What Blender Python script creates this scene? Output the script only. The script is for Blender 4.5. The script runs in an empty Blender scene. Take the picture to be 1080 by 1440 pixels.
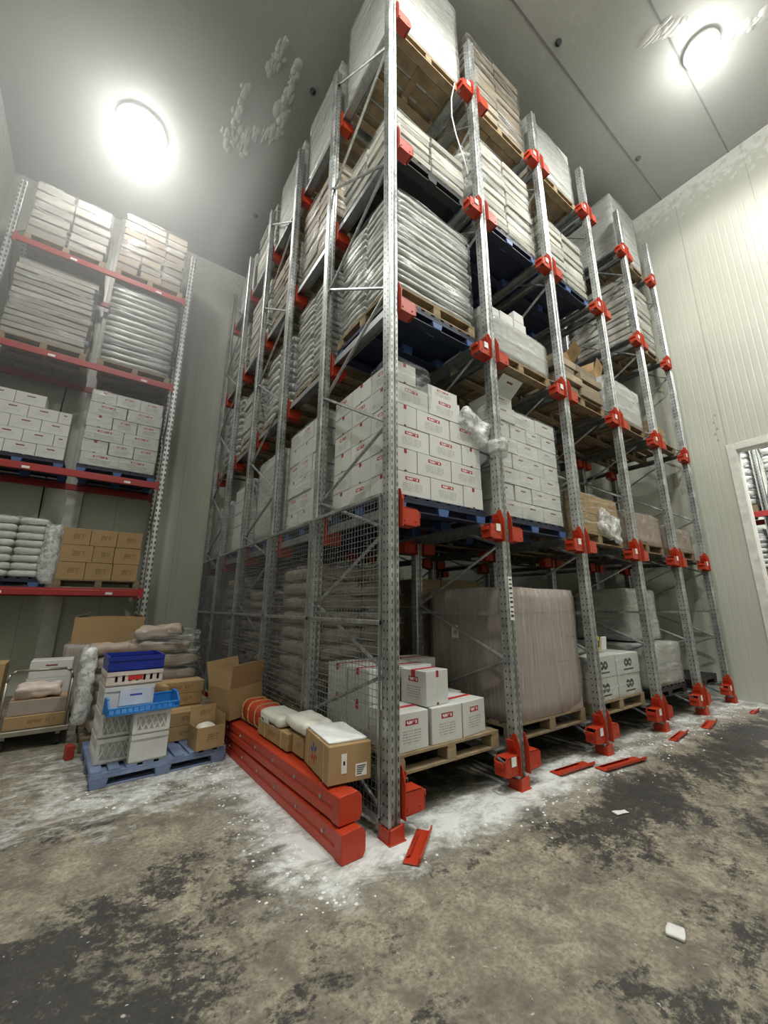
import bpy, bmesh, math, random
from mathutils import Vector, Matrix, noise as mnoise
random.seed(7)
RNG = random.Random(11)
SC = bpy.context.scene
COL = SC.collection
PI = math.pi

# ------------------------------------------------------------------ mesh helper
class MB:
    def __init__(s):
        s.v = []; s.f = []; s.m = []; s.u = []
    def add(s, vs, fs, m=0, us=None, T=None):
        b = len(s.v)
        for p in vs:
            p = Vector(p)
            if T is not None: p = T @ p
            s.v.append(p)
        for i, f in enumerate(fs):
            s.f.append([b + k for k in f])
            s.m.append(m[i] if isinstance(m, (list, tuple)) else m)
            s.u.append(us[i] if us else [(0, 0)] * len(f))
        return s
    def box(s, x0, x1, y0, y1, z0, z1, m=0, T=None):
        vs = [(x0,y0,z0),(x1,y0,z0),(x1,y1,z0),(x0,y1,z0),(x0,y0,z1),(x1,y0,z1),(x1,y1,z1),(x0,y1,z1)]
        # front -Y, back +Y, left -X, right +X, top, bottom
        fs = [(0,1,5,4),(2,3,7,6),(3,0,4,7),(1,2,6,5),(4,5,6,7),(3,2,1,0)]
        q = [(0,0),(1,0),(1,1),(0,1)]
        return s.add(vs, fs, m, [q]*6, T)
    def prism(s, poly, axis, a0, a1, m=0, T=None):
        n = len(poly)
        def P(p, a):
            return {'x': (a, p[0], p[1]), 'y': (p[0], a, p[1]), 'z': (p[0], p[1], a)}[axis]
        vs = [P(p, a0) for p in poly] + [P(p, a1) for p in poly]
        fs = [(i, (i+1) % n, n + (i+1) % n, n + i) for i in range(n)]
        fs += [tuple(range(n))[::-1], tuple(range(n, 2*n))]
        return s.add(vs, fs, m, None, T)
    def tube(s, p, q, r, n=8, m=0):
        p = Vector(p); q = Vector(q); d = (q - p)
        if d.length < 1e-6: return s
        d.normalize()
        a = d.orthogonal().normalized(); b = d.cross(a)
        vs = []
        for c in (p, q):
            for k in range(n):
                t = 2*PI*k/n + PI/n
                vs.append(c + a*math.cos(t)*r + b*math.sin(t)*r)
        fs = [(k, (k+1) % n, n+(k+1) % n, n+k) for k in range(n)]
        fs += [tuple(range(n))[::-1], tuple(range(n, 2*n))]
        return s.add(vs, fs, m)
    def bar(s, p, q, w, t, m=0):
        # rectangular bar between two points
        return s.tube(p, q, w*0.7071, 4, m)
    def path(s, pts, r, n=6, m=0):
        for a, b in zip(pts[:-1], pts[1:]): s.tube(a, b, r, n, m)
        return s
    def lathe(s, prof, n=24, m=0, T=None):
        vs = []; fs = []
        for (r, z) in prof:
            for k in range(n):
                t = 2*PI*k/n
                vs.append((r*math.cos(t), r*math.sin(t), z))
        for i in range(len(prof)-1):
            for k in range(n):
                fs.append((i*n+k, i*n+(k+1) % n, (i+1)*n+(k+1) % n, (i+1)*n+k))
        return s.add(vs, fs, m, None, T)
    def mesh(s, name, mats, bevel=0, smooth=False, fix=True):
        me = bpy.data.meshes.new(name)
        bm = bmesh.new()
        uvl = bm.loops.layers.uv.new('UVMap')
        bv = [bm.verts.new(p) for p in s.v]
        for f, m, u in zip(s.f, s.m, s.u):
            try: fc = bm.faces.new([bv[i] for i in f])
            except ValueError: continue
            fc.material_index = m; fc.smooth = smooth
            for l, c in zip(fc.loops, u): l[uvl].uv = c
        if fix: bmesh.ops.recalc_face_normals(bm, faces=bm.faces)
        if bevel:
            bmesh.ops.bevel(bm, geom=list(bm.edges), offset=bevel, segments=1, affect='EDGES', clamp_overlap=True)
        bm.to_mesh(me); bm.free()
        for mt in (mats if isinstance(mats, (list, tuple)) else [mats]): me.materials.append(mt)
        return me

def ob(name, me, parent=None, loc=(0,0,0), rot=(0,0,0)):
    o = bpy.data.objects.new(name, me); COL.objects.link(o)
    o.location = loc; o.rotation_euler = rot
    if parent is not None: o.parent = parent
    return o
def tag(o, label, cat, group=None, kind=None):
    o['label'] = label; o['category'] = cat
    if group: o['group'] = group
    if kind: o['kind'] = kind
    return o
def thing(name, label, cat, loc=(0,0,0), rz=0, group=None):
    return tag(ob(name, None, None, loc, (0,0,rz)), label, cat, group)
def struct(name, me, loc=(0,0,0), rot=(0,0,0)):
    o = ob(name, me, None, loc, rot); o['kind'] = 'structure'; return o

# ------------------------------------------------------------------ materials
class NT:
    def __init__(s, name):
        s.mat = bpy.data.materials.new(name); s.mat.use_nodes = True
        s.t = s.mat.node_tree; s.t.nodes.clear()
        s.out = s.n('ShaderNodeOutputMaterial')
    def n(s, ty, **kw):
        nd = s.t.nodes.new(ty)
        for k, v in kw.items(): setattr(nd, k, v)
        return nd
    def l(s, a, b): s.t.links.new(a, b)
    def put(s, sock, v):
        if hasattr(v, 'is_linked'): s.l(v, sock)
        else: sock.default_value = v
    def math(s, op, a, b=0.0, c=None):
        nd = s.n('ShaderNodeMath', operation=op)
        s.put(nd.inputs[0], a); s.put(nd.inputs[1], b)
        if c is not None: s.put(nd.inputs[2], c)
        return nd.outputs[0]
    def coord(s, kind='Object', scale=(1,1,1), rot=(0,0,0), loc=(0,0,0)):
        tc = s.n('ShaderNodeTexCoord'); mp = s.n('ShaderNodeMapping')
        s.l(tc.outputs[kind], mp.inputs['Vector'])
        mp.inputs['Scale'].default_value = scale; mp.inputs['Rotation'].default_value = rot; mp.inputs['Location'].default_value = loc
        return mp.outputs[0]
    def noise(s, vec, scale, detail=4, rough=.55, dist=0):
        nd = s.n('ShaderNodeTexNoise'); s.l(vec, nd.inputs['Vector'])
        nd.inputs['Scale'].default_value = scale; nd.inputs['Detail'].default_value = detail
        nd.inputs['Roughness'].default_value = rough; nd.inputs['Distortion'].default_value = dist
        return nd.outputs['Fac']
    def ramp(s, f, a, b, ca=0.0, cb=1.0):
        nd = s.n('ShaderNodeMapRange'); nd.clamp = True
        s.put(nd.inputs[0], f)
        nd.inputs[1].default_value = a; nd.inputs[2].default_value = b
        nd.inputs[3].default_value = ca; nd.inputs[4].default_value = cb
        return nd.outputs[0]
    def mix(s, f, a, b):
        nd = s.n('ShaderNodeMix', data_type='RGBA')
        s.put(nd.inputs[0], f)
        for k, v in ((6, a), (7, b)):
            if hasattr(v, 'is_linked'): s.l(v, nd.inputs[k])
            else: nd.inputs[k].default_value = (*v, 1) if len(v) == 3 else v
        return nd.outputs[2]
    def bump(s, h, strength, dist=.01):
        nd = s.n('ShaderNodeBump'); s.l(h, nd.inputs['Height'])
        nd.inputs['Strength'].default_value = strength; nd.inputs['Distance'].default_value = dist
        return nd.outputs[0]
    def pbr(s, col, rough=.6, metal=0.0, normal=None, spec=.5, finish=True):
        nd = s.n('ShaderNodeBsdfPrincipled')
        c = nd.inputs['Base Color']
        if hasattr(col, 'is_linked'): s.l(col, c)
        else: c.default_value = (*col, 1)
        s.put(nd.inputs['Roughness'], rough); s.put(nd.inputs['Metallic'], metal)
        nd.inputs['Specular IOR Level'].default_value = spec
        if normal is not None: s.l(normal, nd.inputs['Normal'])
        if finish: s.l(nd.outputs[0], s.out.inputs[0])
        return nd.outputs[0]
    def rnd(s): return s.n('ShaderNodeObjectInfo').outputs['Random']

def sc(c, k): return tuple(min(1, x*k) for x in c)
def m_plain(name, c, rough=.6, metal=0, var=.15, nscale=6, bump=0, bscale=40, spec=.4, rndvar=.12):
    t = NT(name); v = t.coord()
    f = t.ramp(t.noise(v, nscale, 5), .3, .7)
    colr = t.mix(f, sc(c, 1-var), sc(c, 1+var))
    if rndvar:
        colr = t.mix(t.math('MULTIPLY', t.rnd(), rndvar*2), colr, sc(c, .6))
    nrm = t.bump(t.noise(v, bscale, 3), bump) if bump else None
    t.pbr(colr, rough, metal, nrm, spec); return t.mat

def m_galv(name, c, slots=None):
    t = NT(name); v = t.coord()
    f = t.noise(v, 9, 4)
    vz = t.coord(scale=(6, 6, .7))
    f2 = t.noise(vz, 5, 3)
    colr = t.mix(t.ramp(f, .3, .7), sc(c, .72), sc(c, 1.15))
    colr = t.mix(t.ramp(f2, .5, .75), colr, sc(c, .6))
    if slots:
        cx, wx, per, ln = slots     # dark punched slots in the front web
        xyz = t.n('ShaderNodeSeparateXYZ'); t.l(v, xyz.inputs[0])
        ax = t.math('ABSOLUTE', xyz.outputs[0])
        inx = t.math('LESS_THAN', t.math('ABSOLUTE', t.math('SUBTRACT', ax, cx)), wx)
        fz = t.math('FRACT', t.math('DIVIDE', xyz.outputs[2], per))
        inz = t.math('LESS_THAN', fz, ln)
        colr = t.mix(t.math('MULTIPLY', inx, inz), colr, (.09, .093, .092))
        ay = t.math('LESS_THAN', t.math('ABSOLUTE', t.math('SUBTRACT', t.math('ABSOLUTE', xyz.outputs[1]), .022)), .006)
        inz2 = t.math('LESS_THAN', fz, ln*.5)
        sx = t.math('GREATER_THAN', ax, .044)
        colr = t.mix(t.math('MULTIPLY', t.math('MULTIPLY', ay, inz2), sx), colr, (.015, .017, .018))
    t.pbr(colr, t.ramp(f, .3, .7, .28, .5), .75, None, .5); return t.mat

def m_red(name, c):
    t = NT(name); v = t.coord()
    f = t.noise(v, 14, 6, .65)
    colr = t.mix(t.ramp(f, .62, .72), c, sc(c, .45))
    frost = t.noise(t.coord(scale=(3, 3, 9)), 6, 6, .7)
    colr = t.mix(t.ramp(frost, .68, .78, 0, .6), colr, (.75, .72, .68))
    t.pbr(colr, .42, 0, t.bump(f, .12), .5); return t.mat

def inside(t, x, c, h):
    return t.math('LESS_THAN', t.math('ABSOLUTE', t.math('SUBTRACT', x, c)), h)
def m_print(name, c, kind):
    # printed carton face, laid out on the face's own 0..1 coordinates
    t = NT(name)
    tc = t.n('ShaderNodeTexCoord'); xyz = t.n('ShaderNodeSeparateXYZ'); t.l(tc.outputs['UV'], xyz.inputs[0])
    u, w = xyz.outputs[0], xyz.outputs[1]
    v = t.coord()
    col = t.mix(t.noise(v, 5, 4), sc(c, .88), sc(c, 1.06))
    col = t.mix(t.math('MULTIPLY', t.rnd(), .25), col, sc(c, .74))
    nu = t.noise(t.coord('UV', (1, 1, 1)), 1, 2)
    def AND(*a):
        r = a[0]
        for b in a[1:]: r = t.math('MULTIPLY', r, b)
        return r
    RED = (.33, .015, .025)
    if kind == 'logo':
        lg = AND(inside(t, u, .5, .19), inside(t, w, .74, .075))
        col = t.mix(lg, col, RED)
        sq = t.noise(t.coord('UV', (26, 9, 1)), 1, 3, .6)
        let = AND(inside(t, u, .5, .15), inside(t, w, .74, .042), t.math('GREATER_THAN', sq, .47))
        col = t.mix(let, col, (.8, .72, .7))
        txt = t.noise(t.coord('UV', (40, 3, 1)), 1, 2)
        ln = t.math('LESS_THAN', t.math('FRACT', t.math('MULTIPLY', w, 14)), .5)
        tx = AND(inside(t, u, .5, .27), inside(t, w, .37, .2), ln, t.math('GREATER_THAN', txt, .44))
        col = t.mix(t.math('MULTIPLY', tx, .55), col, (.16, .16, .15))
    elif kind == 'tab':
        tb = AND(inside(t, u, .5, .06), t.math('GREATER_THAN', w, .8))
        col = t.mix(tb, col, RED)
        tb = AND(inside(t, u, .5, .05), t.math('LESS_THAN', w, .08))
        col = t.mix(tb, col, (.12, .05, .05))
        seam = inside(t, u, .5, .004)
        col = t.mix(t.math('MULTIPLY', seam, .5), col, (.3, .28, .26))
    elif kind == 'tape':
        col = t.mix(inside(t, w, .5, .055), col, (.33, .1, .09))
    elif kind == 'small':
        lg = AND(inside(t, u, .5, .14), inside(t, w, .72, .05))
        col = t.mix(lg, col, (.22, .07, .07))
        ln = t.math('LESS_THAN', t.math('FRACT', t.math('MULTIPLY', w, 12)), .5)
        tx = AND(inside(t, u, .5, .25), inside(t, w, .42, .12), ln)
        col = t.mix(t.math('MULTIPLY', tx, .25), col, (.3, .3, .28))
    elif kind == 'face':
        # dark round emblem print on the low cartons
        for cx in (.42, .58):
            du = t.math('MULTIPLY', t.math('SUBTRACT', u, cx), 2.2); dw = t.math('SUBTRACT', w, .55)
            r = t.math('SQRT', t.math('ADD', t.math('MULTIPLY', du, du), t.math('MULTIPLY', dw, dw)))
            col = t.mix(inside(t, r, .13, .07), col, (.05, .05, .045))
        col = t.mix(AND(inside(t, u, .5, .22), inside(t, w, .22, .04)), col, (.08, .08, .07))
    elif kind == 'kraft_side':
        txt = t.noise(t.coord('UV', (24, 3, 1)), 1, 2)
        tx = AND(inside(t, u, .6, .22), inside(t, w, .5, .16), t.math('GREATER_THAN', txt, .5),
                 t.math('LESS_THAN', t.math('FRACT', t.math('MULTIPLY', w, 10)), .6))
        col = t.mix(t.math('MULTIPLY', tx, .6), col, (.06, .035, .02))
    elif kind == 'kraft_top':
        col = t.mix(t.math('MULTIPLY', inside(t, w, .5, .09), .6), col, sc(c, 1.55))
        col = t.mix(inside(t, w, .5, .006), col, sc(c, .4))
    t.pbr(col, .72, 0, None, .25); return t.mat

def m_film(name, lo, hi, c=(.82,.84,.84), rot=(0,.12,0), scale=(2.2,2.2,16), rough=.16, thr=(.45,.7)):
    t = NT(name)
    v = t.coord(scale=scale, rot=rot)
    f = t.noise(v, 1.3, 6, .62, .6)
    v2 = t.coord(scale=(5, 5, 5)); f2 = t.noise(v2, 1.1, 4, .6, 1.2)
    st = t.math('MULTIPLY', t.ramp(f, *thr), t.ramp(f2, .3, .65, .35, 1))
    fac = t.ramp(st, 0, 1, lo, hi)
    b = t.pbr(c, rough, 0, t.bump(f, .5, .02), .7, finish=False)
    tr = t.n('ShaderNodeBsdfTransparent'); tr.inputs[0].default_value = (.93, .94, .93, 1)
    mx = t.n('ShaderNodeMixShader'); t.l(fac, mx.inputs[0]); t.l(tr.outputs[0], mx.inputs[1]); t.l(b, mx.inputs[2])
    t.l(mx.outputs[0], t.out.inputs[0]); return t.mat

def m_emit(name, c, s):
    t = NT(name); e = t.n('ShaderNodeEmission'); e.inputs[0].default_value = (*c, 1); e.inputs[1].default_value = s
    t.l(e.outputs[0], t.out.inputs[0]); return t.mat

M = {}
GAL = (.47, .49, .485)
M['galv'] = m_galv('galvanised_steel', GAL)
M['post'] = m_galv('galvanised_upright', GAL, (.026, .005, .066, .5))
M['postw'] = m_galv('pale_upright', (.66, .68, .67), (.027, .012, .1, .5))
M['rail'] = m_galv('galvanised_rail', (.40, .42, .42))
M['red'] = m_red('orange_red_paint', (.47, .042, .014))
M['hazed_red'] = m_red('hazed_red_paint', (.36, .024, .022))  # rack red shifted in hue: haze over the back rack put into the colour
M['wire'] = m_plain('mesh_wire', (.24, .245, .245), .45, .5, rndvar=0)
M['wood'] = m_plain('pallet_timber', (.33, .25, .155), .8, 0, .35, 7, .2, 30, .2, .2)
M['woodd'] = m_plain('dark_pallet_timber', (.24, .185, .12), .8, 0, .35, 7, .2, 30, .2, .2)
M['blue'] = m_plain('blue_pallet_plastic', (.065, .13, .33), .5, 0, .2)
M['bluegrey'] = m_plain('frosted_blue_plastic', (.20, .26, .42), .6, 0, .3)
M['navy'] = m_plain('dark_navy_plastic', (.018, .026, .055), .5, 0, .2)
M['black'] = m_plain('black_plastic', (.02, .02, .022), .5)
WH = (.66, .665, .645)
M['w_logo'] = m_print('white_board_logo', WH, 'logo'); M['w_tab'] = m_print('white_board_tab', WH, 'tab')
M['w_tape'] = m_print('white_board_tape', WH, 'tape'); M['w'] = m_print('white_board', WH, 'none')
M['w_small'] = m_print('white_board_small_print', WH, 'small'); M['w_face'] = m_print('white_board_round_print', WH, 'face')
KR = (.42, .285, .145)
M['k'] = m_print('kraft_board', KR, 'none'); M['k_side'] = m_print('kraft_board_print', KR, 'kraft_side'); M['k_top'] = m_print('kraft_board_taped', KR, 'kraft_top')
M['pinkb'] = m_plain('brown_paper_sack', (.40, .32, .26), .7, 0, .2, 5, .2, 20, .3, .2)
M['sackw'] = m_plain('white_woven_sack', (.72, .72, .69), .6, 0, .15, 6, .25, 25, .3, .2)
M['sackg'] = m_plain('silver_grey_sack', (.56, .56, .535), .4, .1, .3, 6, .25, 25, .5, .5)
M['slatw'] = m_plain('pale_layer_board', (.56, .53, .46), .55, 0, .25, 5, .1, 20, .3, .75)
M['slatb'] = m_plain('brown_layer_board', (.36, .29, .21), .6, 0, .25, 5, .1, 20, .3, .7)
M['greyb'] = m_plain('grey_brown_board', (.36, .30, .265), .7, 0, .1, 4, 0, 20, .3, .15)
M['film'] = m_film('clear_stretch_film', .05, .75, thr=(.5, .75))
M['filmh'] = m_film('silvery_stretch_film', .05, .92, rot=(0, .35, .2), scale=(1.6, 1.6, 14), thr=(.5, .72))
M['filmv'] = m_film('pleated_stretch_film', .42, .72, scale=(24, 24, 1.0), c=(.62,.55,.51))
M['filmw'] = m_film('milky_stretch_film', .45, .95, c=(.60,.61,.59), scale=(2, 2, 9))
M['filmt'] = m_film('tan_tinted_film', .15, .7, c=(.6,.53,.48), scale=(3, 3, 7))
M['filmd'] = m_film('bunched_stretch_film', .25, .98, scale=(12, 12, 12), thr=(.40, .58), c=(.88,.9,.9))
M['bag'] = m_plain('white_poly_bag', (.78, .77, .68), .35, 0, .12, 5, .3, 14, .5)
M['wplastic'] = m_plain('white_plastic', (.66, .66, .65), .5, 0, .1, rndvar=.1)
M['cratered'] = m_plain('pale_pink_plastic', (.68, .60, .56), .5, 0, .1)
M['bluecr'] = m_plain('deep_blue_plastic', (.012, .03, .28), .4, 0, .2)
M['tray'] = m_plain('bright_blue_plastic', (.03, .22, .62), .4, 0, .15)
M['liner'] = m_plain('shaded_white_liner', (.45, .45, .43), .6, rndvar=0)
M['paper'] = m_plain('white_paper', (.8, .8, .78), .8, rndvar=0)
M['ink'] = m_plain('black_ink', (.02, .02, .02), .7, rndvar=0)
M['redink'] = m_plain('red_ink', (.5, .03, .03), .6, rndvar=0)
M['blueink'] = m_plain('blue_ink', (.05, .06, .35), .6, rndvar=0)
M['tin'] = m_plain('red_print_board', (.46, .05, .03), .5, rndvar=0)
M['strap'] = m_plain('yellow_strap', (.66, .48, .18), .5, rndvar=0)
M['yellow'] = m_plain('yellow_board', (.55, .42, .04), .5, rndvar=0)
M['steel'] = m_plain('worn_steel_tube', (.34, .32, .27), .4, .7, rndvar=0)
M['rubber'] = m_plain('black_rubber', (.015, .015, .015), .7, rndvar=0)
M['ice'] = m_plain('frost', (.82, .84, .84), .6, 0, .06, 12, .3, 60, .4, 0)
M['lamp'] = m_emit('lamp_glow', (1.0, .985, .93), 25)
M['housing'] = m_plain('lamp_housing', (.5, .5, .48), .5, rndvar=0)
M['trim'] = m_plain('pale_trim', (.72, .72, .66), .45, rndvar=0)

def mat_floor():
    t = NT('frosted_concrete'); tc = t.n('ShaderNodeTexCoord'); P = tc.outputs['Object']
    xyz = t.n('ShaderNodeSeparateXYZ'); t.l(P, xyz.inputs[0]); X, Y = xyz.outputs[0], xyz.outputs[1]
    def sm(x, a, b): return t.ramp(x, a, b)
    mul = lambda *a: a[0] if len(a) == 1 else t.math('MULTIPLY', a[0], mul(*a[1:]))
    big = t.noise(P, .9, 3); mid = t.noise(P, 5, 8, .68, .4); fine = t.noise(P, 38, 6, .75)
    col = t.mix(t.ramp(big, .35, .65), (.31, .275, .205), (.48, .43, .325))
    col = t.mix(t.ramp(mid, .38, .60, .8, 0), col, (.12, .11, .09))
    col = t.mix(t.ramp(fine, .34, .6, .75, 0), col, (.10, .094, .08))
    # grime worn in by turning wheels: flecks strung along arcs round the rack corner
    ex = t.math('SUBTRACT', X, .4); ey = t.math('SUBTRACT', Y, .9)
    rad = t.math('SQRT', t.math('ADD', t.math('MULTIPLY', ex, ex), t.math('MULTIPLY', t.math('MULTIPLY', ey, ey), 2.2)))
    ang = t.math('ARCTAN2', ey, ex)
    cv = t.n('ShaderNodeCombineXYZ'); t.l(t.math('MULTIPLY', rad, 2.6), cv.inputs[0]); t.l(t.math('MULTIPLY', ang, 2.4), cv.inputs[1])
    arc = t.noise(cv.outputs[0], 2.2, 10, .78, .3)
    fleck = t.math('ADD', t.math('MULTIPLY', t.noise(P, 13, 8, .74, .3), .6), t.math('MULTIPLY', t.noise(P, 34, 6, .75, .2), .4))
    reg = t.noise(P, 1.3, 4, .6)
    left = mul(t.ramp(X, -.35, -1.3), t.ramp(Y, .75, -.1))
    band = mul(t.ramp(t.math('ABSOLUTE', t.math('ADD', Y, .72)), .45, .1), t.ramp(X, .4, 1.6))
    lowr = t.ramp(Y, -.9, -1.7)
    wgt = t.math('ADD', t.math('ADD', t.math('MULTIPLY', left, .125), t.math('MULTIPLY', band, .15)), t.math('ADD', t.math('MULTIPLY', lowr, .07), t.ramp(reg, .4, .68, -.06, .09)))
    g = t.math('ADD', t.math('ADD', t.math('MULTIPLY', arc, .42), t.math('MULTIPLY', fleck, .66)), wgt)
    gm = t.ramp(g, .585, .655)
    col = t.mix(t.math('MULTIPLY', gm, .88), col, (.030, .031, .033))
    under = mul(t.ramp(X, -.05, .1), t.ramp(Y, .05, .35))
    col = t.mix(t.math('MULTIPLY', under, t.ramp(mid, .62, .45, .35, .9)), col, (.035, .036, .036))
    cr = t.noise(P, 26, 3, .6)
    col = t.mix(t.ramp(cr, .665, .72, 0, .75), col, (.55, .54, .5))
    # snow blown along the rack edges
    sv = t.n('ShaderNodeMapping'); t.l(P, sv.inputs[0]); sv.inputs['Rotation'].default_value = (0, 0, .25); sv.inputs['Scale'].default_value = (1, 1.7, 1)
    sn = t.math('ADD', t.math('MULTIPLY', t.noise(sv.outputs[0], 3.2, 10, .75, .5), .75), t.math('MULTIPLY', t.noise(P, 17, 6, .75), .25))
    front = mul(t.ramp(Y, -.50, -.12), t.ramp(Y, .35, .05), t.ramp(X, -.7, -.1), t.ramp(X, 1.2, 3.4, 1, .55))
    beam = mul(t.ramp(X, -1.05, -.5), t.ramp(X, .1, -.1), t.ramp(Y, -.5, -.15), t.ramp(Y, 3.2, 2.2))
    pal = mul(t.ramp(X, -2.8, -1.7), t.ramp(X, 0, -.4), t.ramp(Y, .7, 1.7), t.ramp(Y, 4, 3))
    side = mul(t.ramp(X, 6.2, 6.8), t.ramp(Y, -.9, -.1))
    sw = t.math('MAXIMUM', t.math('MAXIMUM', front, beam), t.math('MAXIMUM', t.math('MULTIPLY', pal, .75), side))
    sg = t.math('ADD', sn, t.math('MULTIPLY', sw, .24))
    smk = t.math('MULTIPLY', t.ramp(sg, .60, .76), t.ramp(sw, .02, .3))
    grey = t.math('MULTIPLY', t.math('MAXIMUM', front, t.math('MULTIPLY', beam, .7)), t.ramp(sg, .5, .62, .25, .8))
    col = t.mix(grey, col, (.31, .315, .30))
    col = t.mix(smk, col, (.76, .78, .77))
    bump = t.math('ADD', t.math('MULTIPLY', fine, .5), t.math('MULTIPLY', smk, 1.2))
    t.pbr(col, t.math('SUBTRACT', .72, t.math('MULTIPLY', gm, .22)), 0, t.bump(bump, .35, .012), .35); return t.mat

def mat_wall(name, c, axis, ribs=.1, frost_top=True):
    t = NT(name); tc = t.n('ShaderNodeTexCoord'); P = tc.outputs['Object']
    xyz = t.n('ShaderNodeSeparateXYZ'); t.l(P, xyz.inputs[0])
    a = xyz.outputs[axis]; z = xyz.outputs[2]
    n = t.noise(P, .8, 4); fine = t.noise(P, 9, 5, .6)
    col = t.mix(t.ramp(n, .3, .7), sc(c, .93), sc(c, 1.05))
    rib = t.math('ABSOLUTE', t.math('SUBTRACT', t.math('FRACT', t.math('DIVIDE', a, ribs)), .5))
    groove = t.ramp(rib, .02, .16, 0, 1)
    jn = t.math('ABSOLUTE', t.math('SUBTRACT', t.math('FRACT', t.math('DIVIDE', a, 1.15)), .5))
    joint = t.math('LESS_THAN', jn, .006)
    col = t.mix(t.math('MULTIPLY', joint, .5), col, sc(c, .5))
    fr = t.math('ADD', fine, t.ramp(z, 9.2, 10.3, 0, .45))
    fm = t.ramp(fr, .75, .9)
    col = t.mix(t.math('MULTIPLY', fm, .6), col, (.78, .8, .78))
    h = t.math('ADD', t.math('MULTIPLY', groove, .35), t.math('MULTIPLY', fm, 3))
    t.pbr(col, .34, 0, t.bump(h, .3, .012), .5); return t.mat

def mat_ceiling():
    t = NT('frosted_ceiling_panel'); tc = t.n('ShaderNodeTexCoord'); P = tc.outputs['Object']
    n = t.noise(P, .6, 4); f = t.noise(P, 7, 6, .7, .4)
    col = t.mix(t.ramp(n, .3, .7), (.30, .305, .285), (.345, .35, .33))
    m = t.ramp(t.math('ADD', f, t.ramp(n, .4, .7, 0, .12)), .62, .8)
    col = t.mix(t.math('MULTIPLY', m, .25), col, (.6, .62, .6))
    t.pbr(col, .5, 0, t.bump(f, .25, .02), .4); return t.mat
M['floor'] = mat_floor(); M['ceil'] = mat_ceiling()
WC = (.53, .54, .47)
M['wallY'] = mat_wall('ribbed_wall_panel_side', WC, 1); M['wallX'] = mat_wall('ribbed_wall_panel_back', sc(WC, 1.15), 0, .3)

# ------------------------------------------------------------------ room
XR, YB, XL, YF, H = 7.2, 7.2, -4.45, -6.0, 10.3
DY0, DY1, DZ = -3.3, -.66, 4.27
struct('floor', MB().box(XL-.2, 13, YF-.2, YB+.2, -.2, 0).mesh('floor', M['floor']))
struct('ceiling', MB().box(XL-.2, XR+.2, YF-.2, YB+.2, H, H+.2).mesh('ceiling', M['ceil']))
struct('wall_back', MB().box(XL-.2, XR+.2, YB, YB+.2, 0, H).mesh('wall_back', M['wallX']))
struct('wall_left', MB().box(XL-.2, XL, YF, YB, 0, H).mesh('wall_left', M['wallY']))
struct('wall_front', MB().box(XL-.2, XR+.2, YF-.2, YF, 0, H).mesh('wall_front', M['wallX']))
b = MB()
b.box(XR, XR+.2, DY1, YB, 0, H); b.box(XR, XR+.2, YF, DY0, 0, H); b.box(XR, XR+.2, DY0, DY1, DZ, H)
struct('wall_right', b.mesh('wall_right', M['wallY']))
b = MB()
for y0, y1, z0, z1 in ((DY1-.02, DY1+.11, 0, DZ+.11), (DY0-.11, DY0+.02, 0, DZ+.11), (DY0+.02, DY1-.02, DZ-.02, DZ+.11)):
    b.box(XR-.025, XR+.225, y0, y1, z0, z1)
struct('door_1', b.mesh('door_frame', M['trim'], .006))
for i, y in enumerate((-.37, -1.55, -2.75, .83)):
    struct('trim_%d' % (i+1), MB().box(XL, XR, y-.012, y+.012, H-.006, H+.01).mesh('ceiling_seam', m_plain('seam_dark%d' % i, (.16,.165,.15), .7, rndvar=0)))
struct('trim_5', MB().box(-2.56, -2.30, YB-.09, YB-.001, 0, H-.01).mesh('wall_cover_strip', M['trim'], .01))
# next room seen through the doorway
b = MB(); b.box(13, 13.2, -6, 6, 0, 7); b.box(XR+.2, 13.2, 5.8, 6, 0, 7); b.box(XR+.2, 13.2, -6.2, -6, 0, 7); 
struct('wall_beyond', b.mesh('wall_beyond', M['wallX']))
struct('ceiling_beyond', MB().box(XR+.2, 13.2, -6.2, 6, 7, 7.2).mesh('ceiling_beyond', M['ceil']))

# ------------------------------------------------------------------ camera
cam = bpy.data.cameras.new('camera'); co = bpy.data.objects.new('camera', cam); COL.objects.link(co)
pitch, yaw, roll = math.radians(13.941), math.radians(54.70), math.radians(.187)
F = Vector((math.cos(pitch)*math.cos(yaw), math.cos(pitch)*math.sin(yaw), math.sin(pitch)))
R0 = Vector((math.sin(yaw), -math.cos(yaw), 0)); U0 = R0.cross(F)
Rv = R0*math.cos(roll) + U0*math.sin(roll); Uv = -R0*math.sin(roll) + U0*math.cos(roll)
m4 = Matrix(((Rv.x, Uv.x, -F.x, -1.837), (Rv.y, Uv.y, -F.y, -2.505), (Rv.z, Uv.z, -F.z, 1.5), (0, 0, 0, 1)))
co.matrix_world = m4
cam.sensor_fit = 'VERTICAL'; cam.sensor_height = 36; cam.sensor_width = 27; cam.lens = 561.06/1440*36
cam.shift_x = -.78/1440; cam.shift_y = -6.4/1440; cam.clip_start = .05
SC.camera = co

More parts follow.
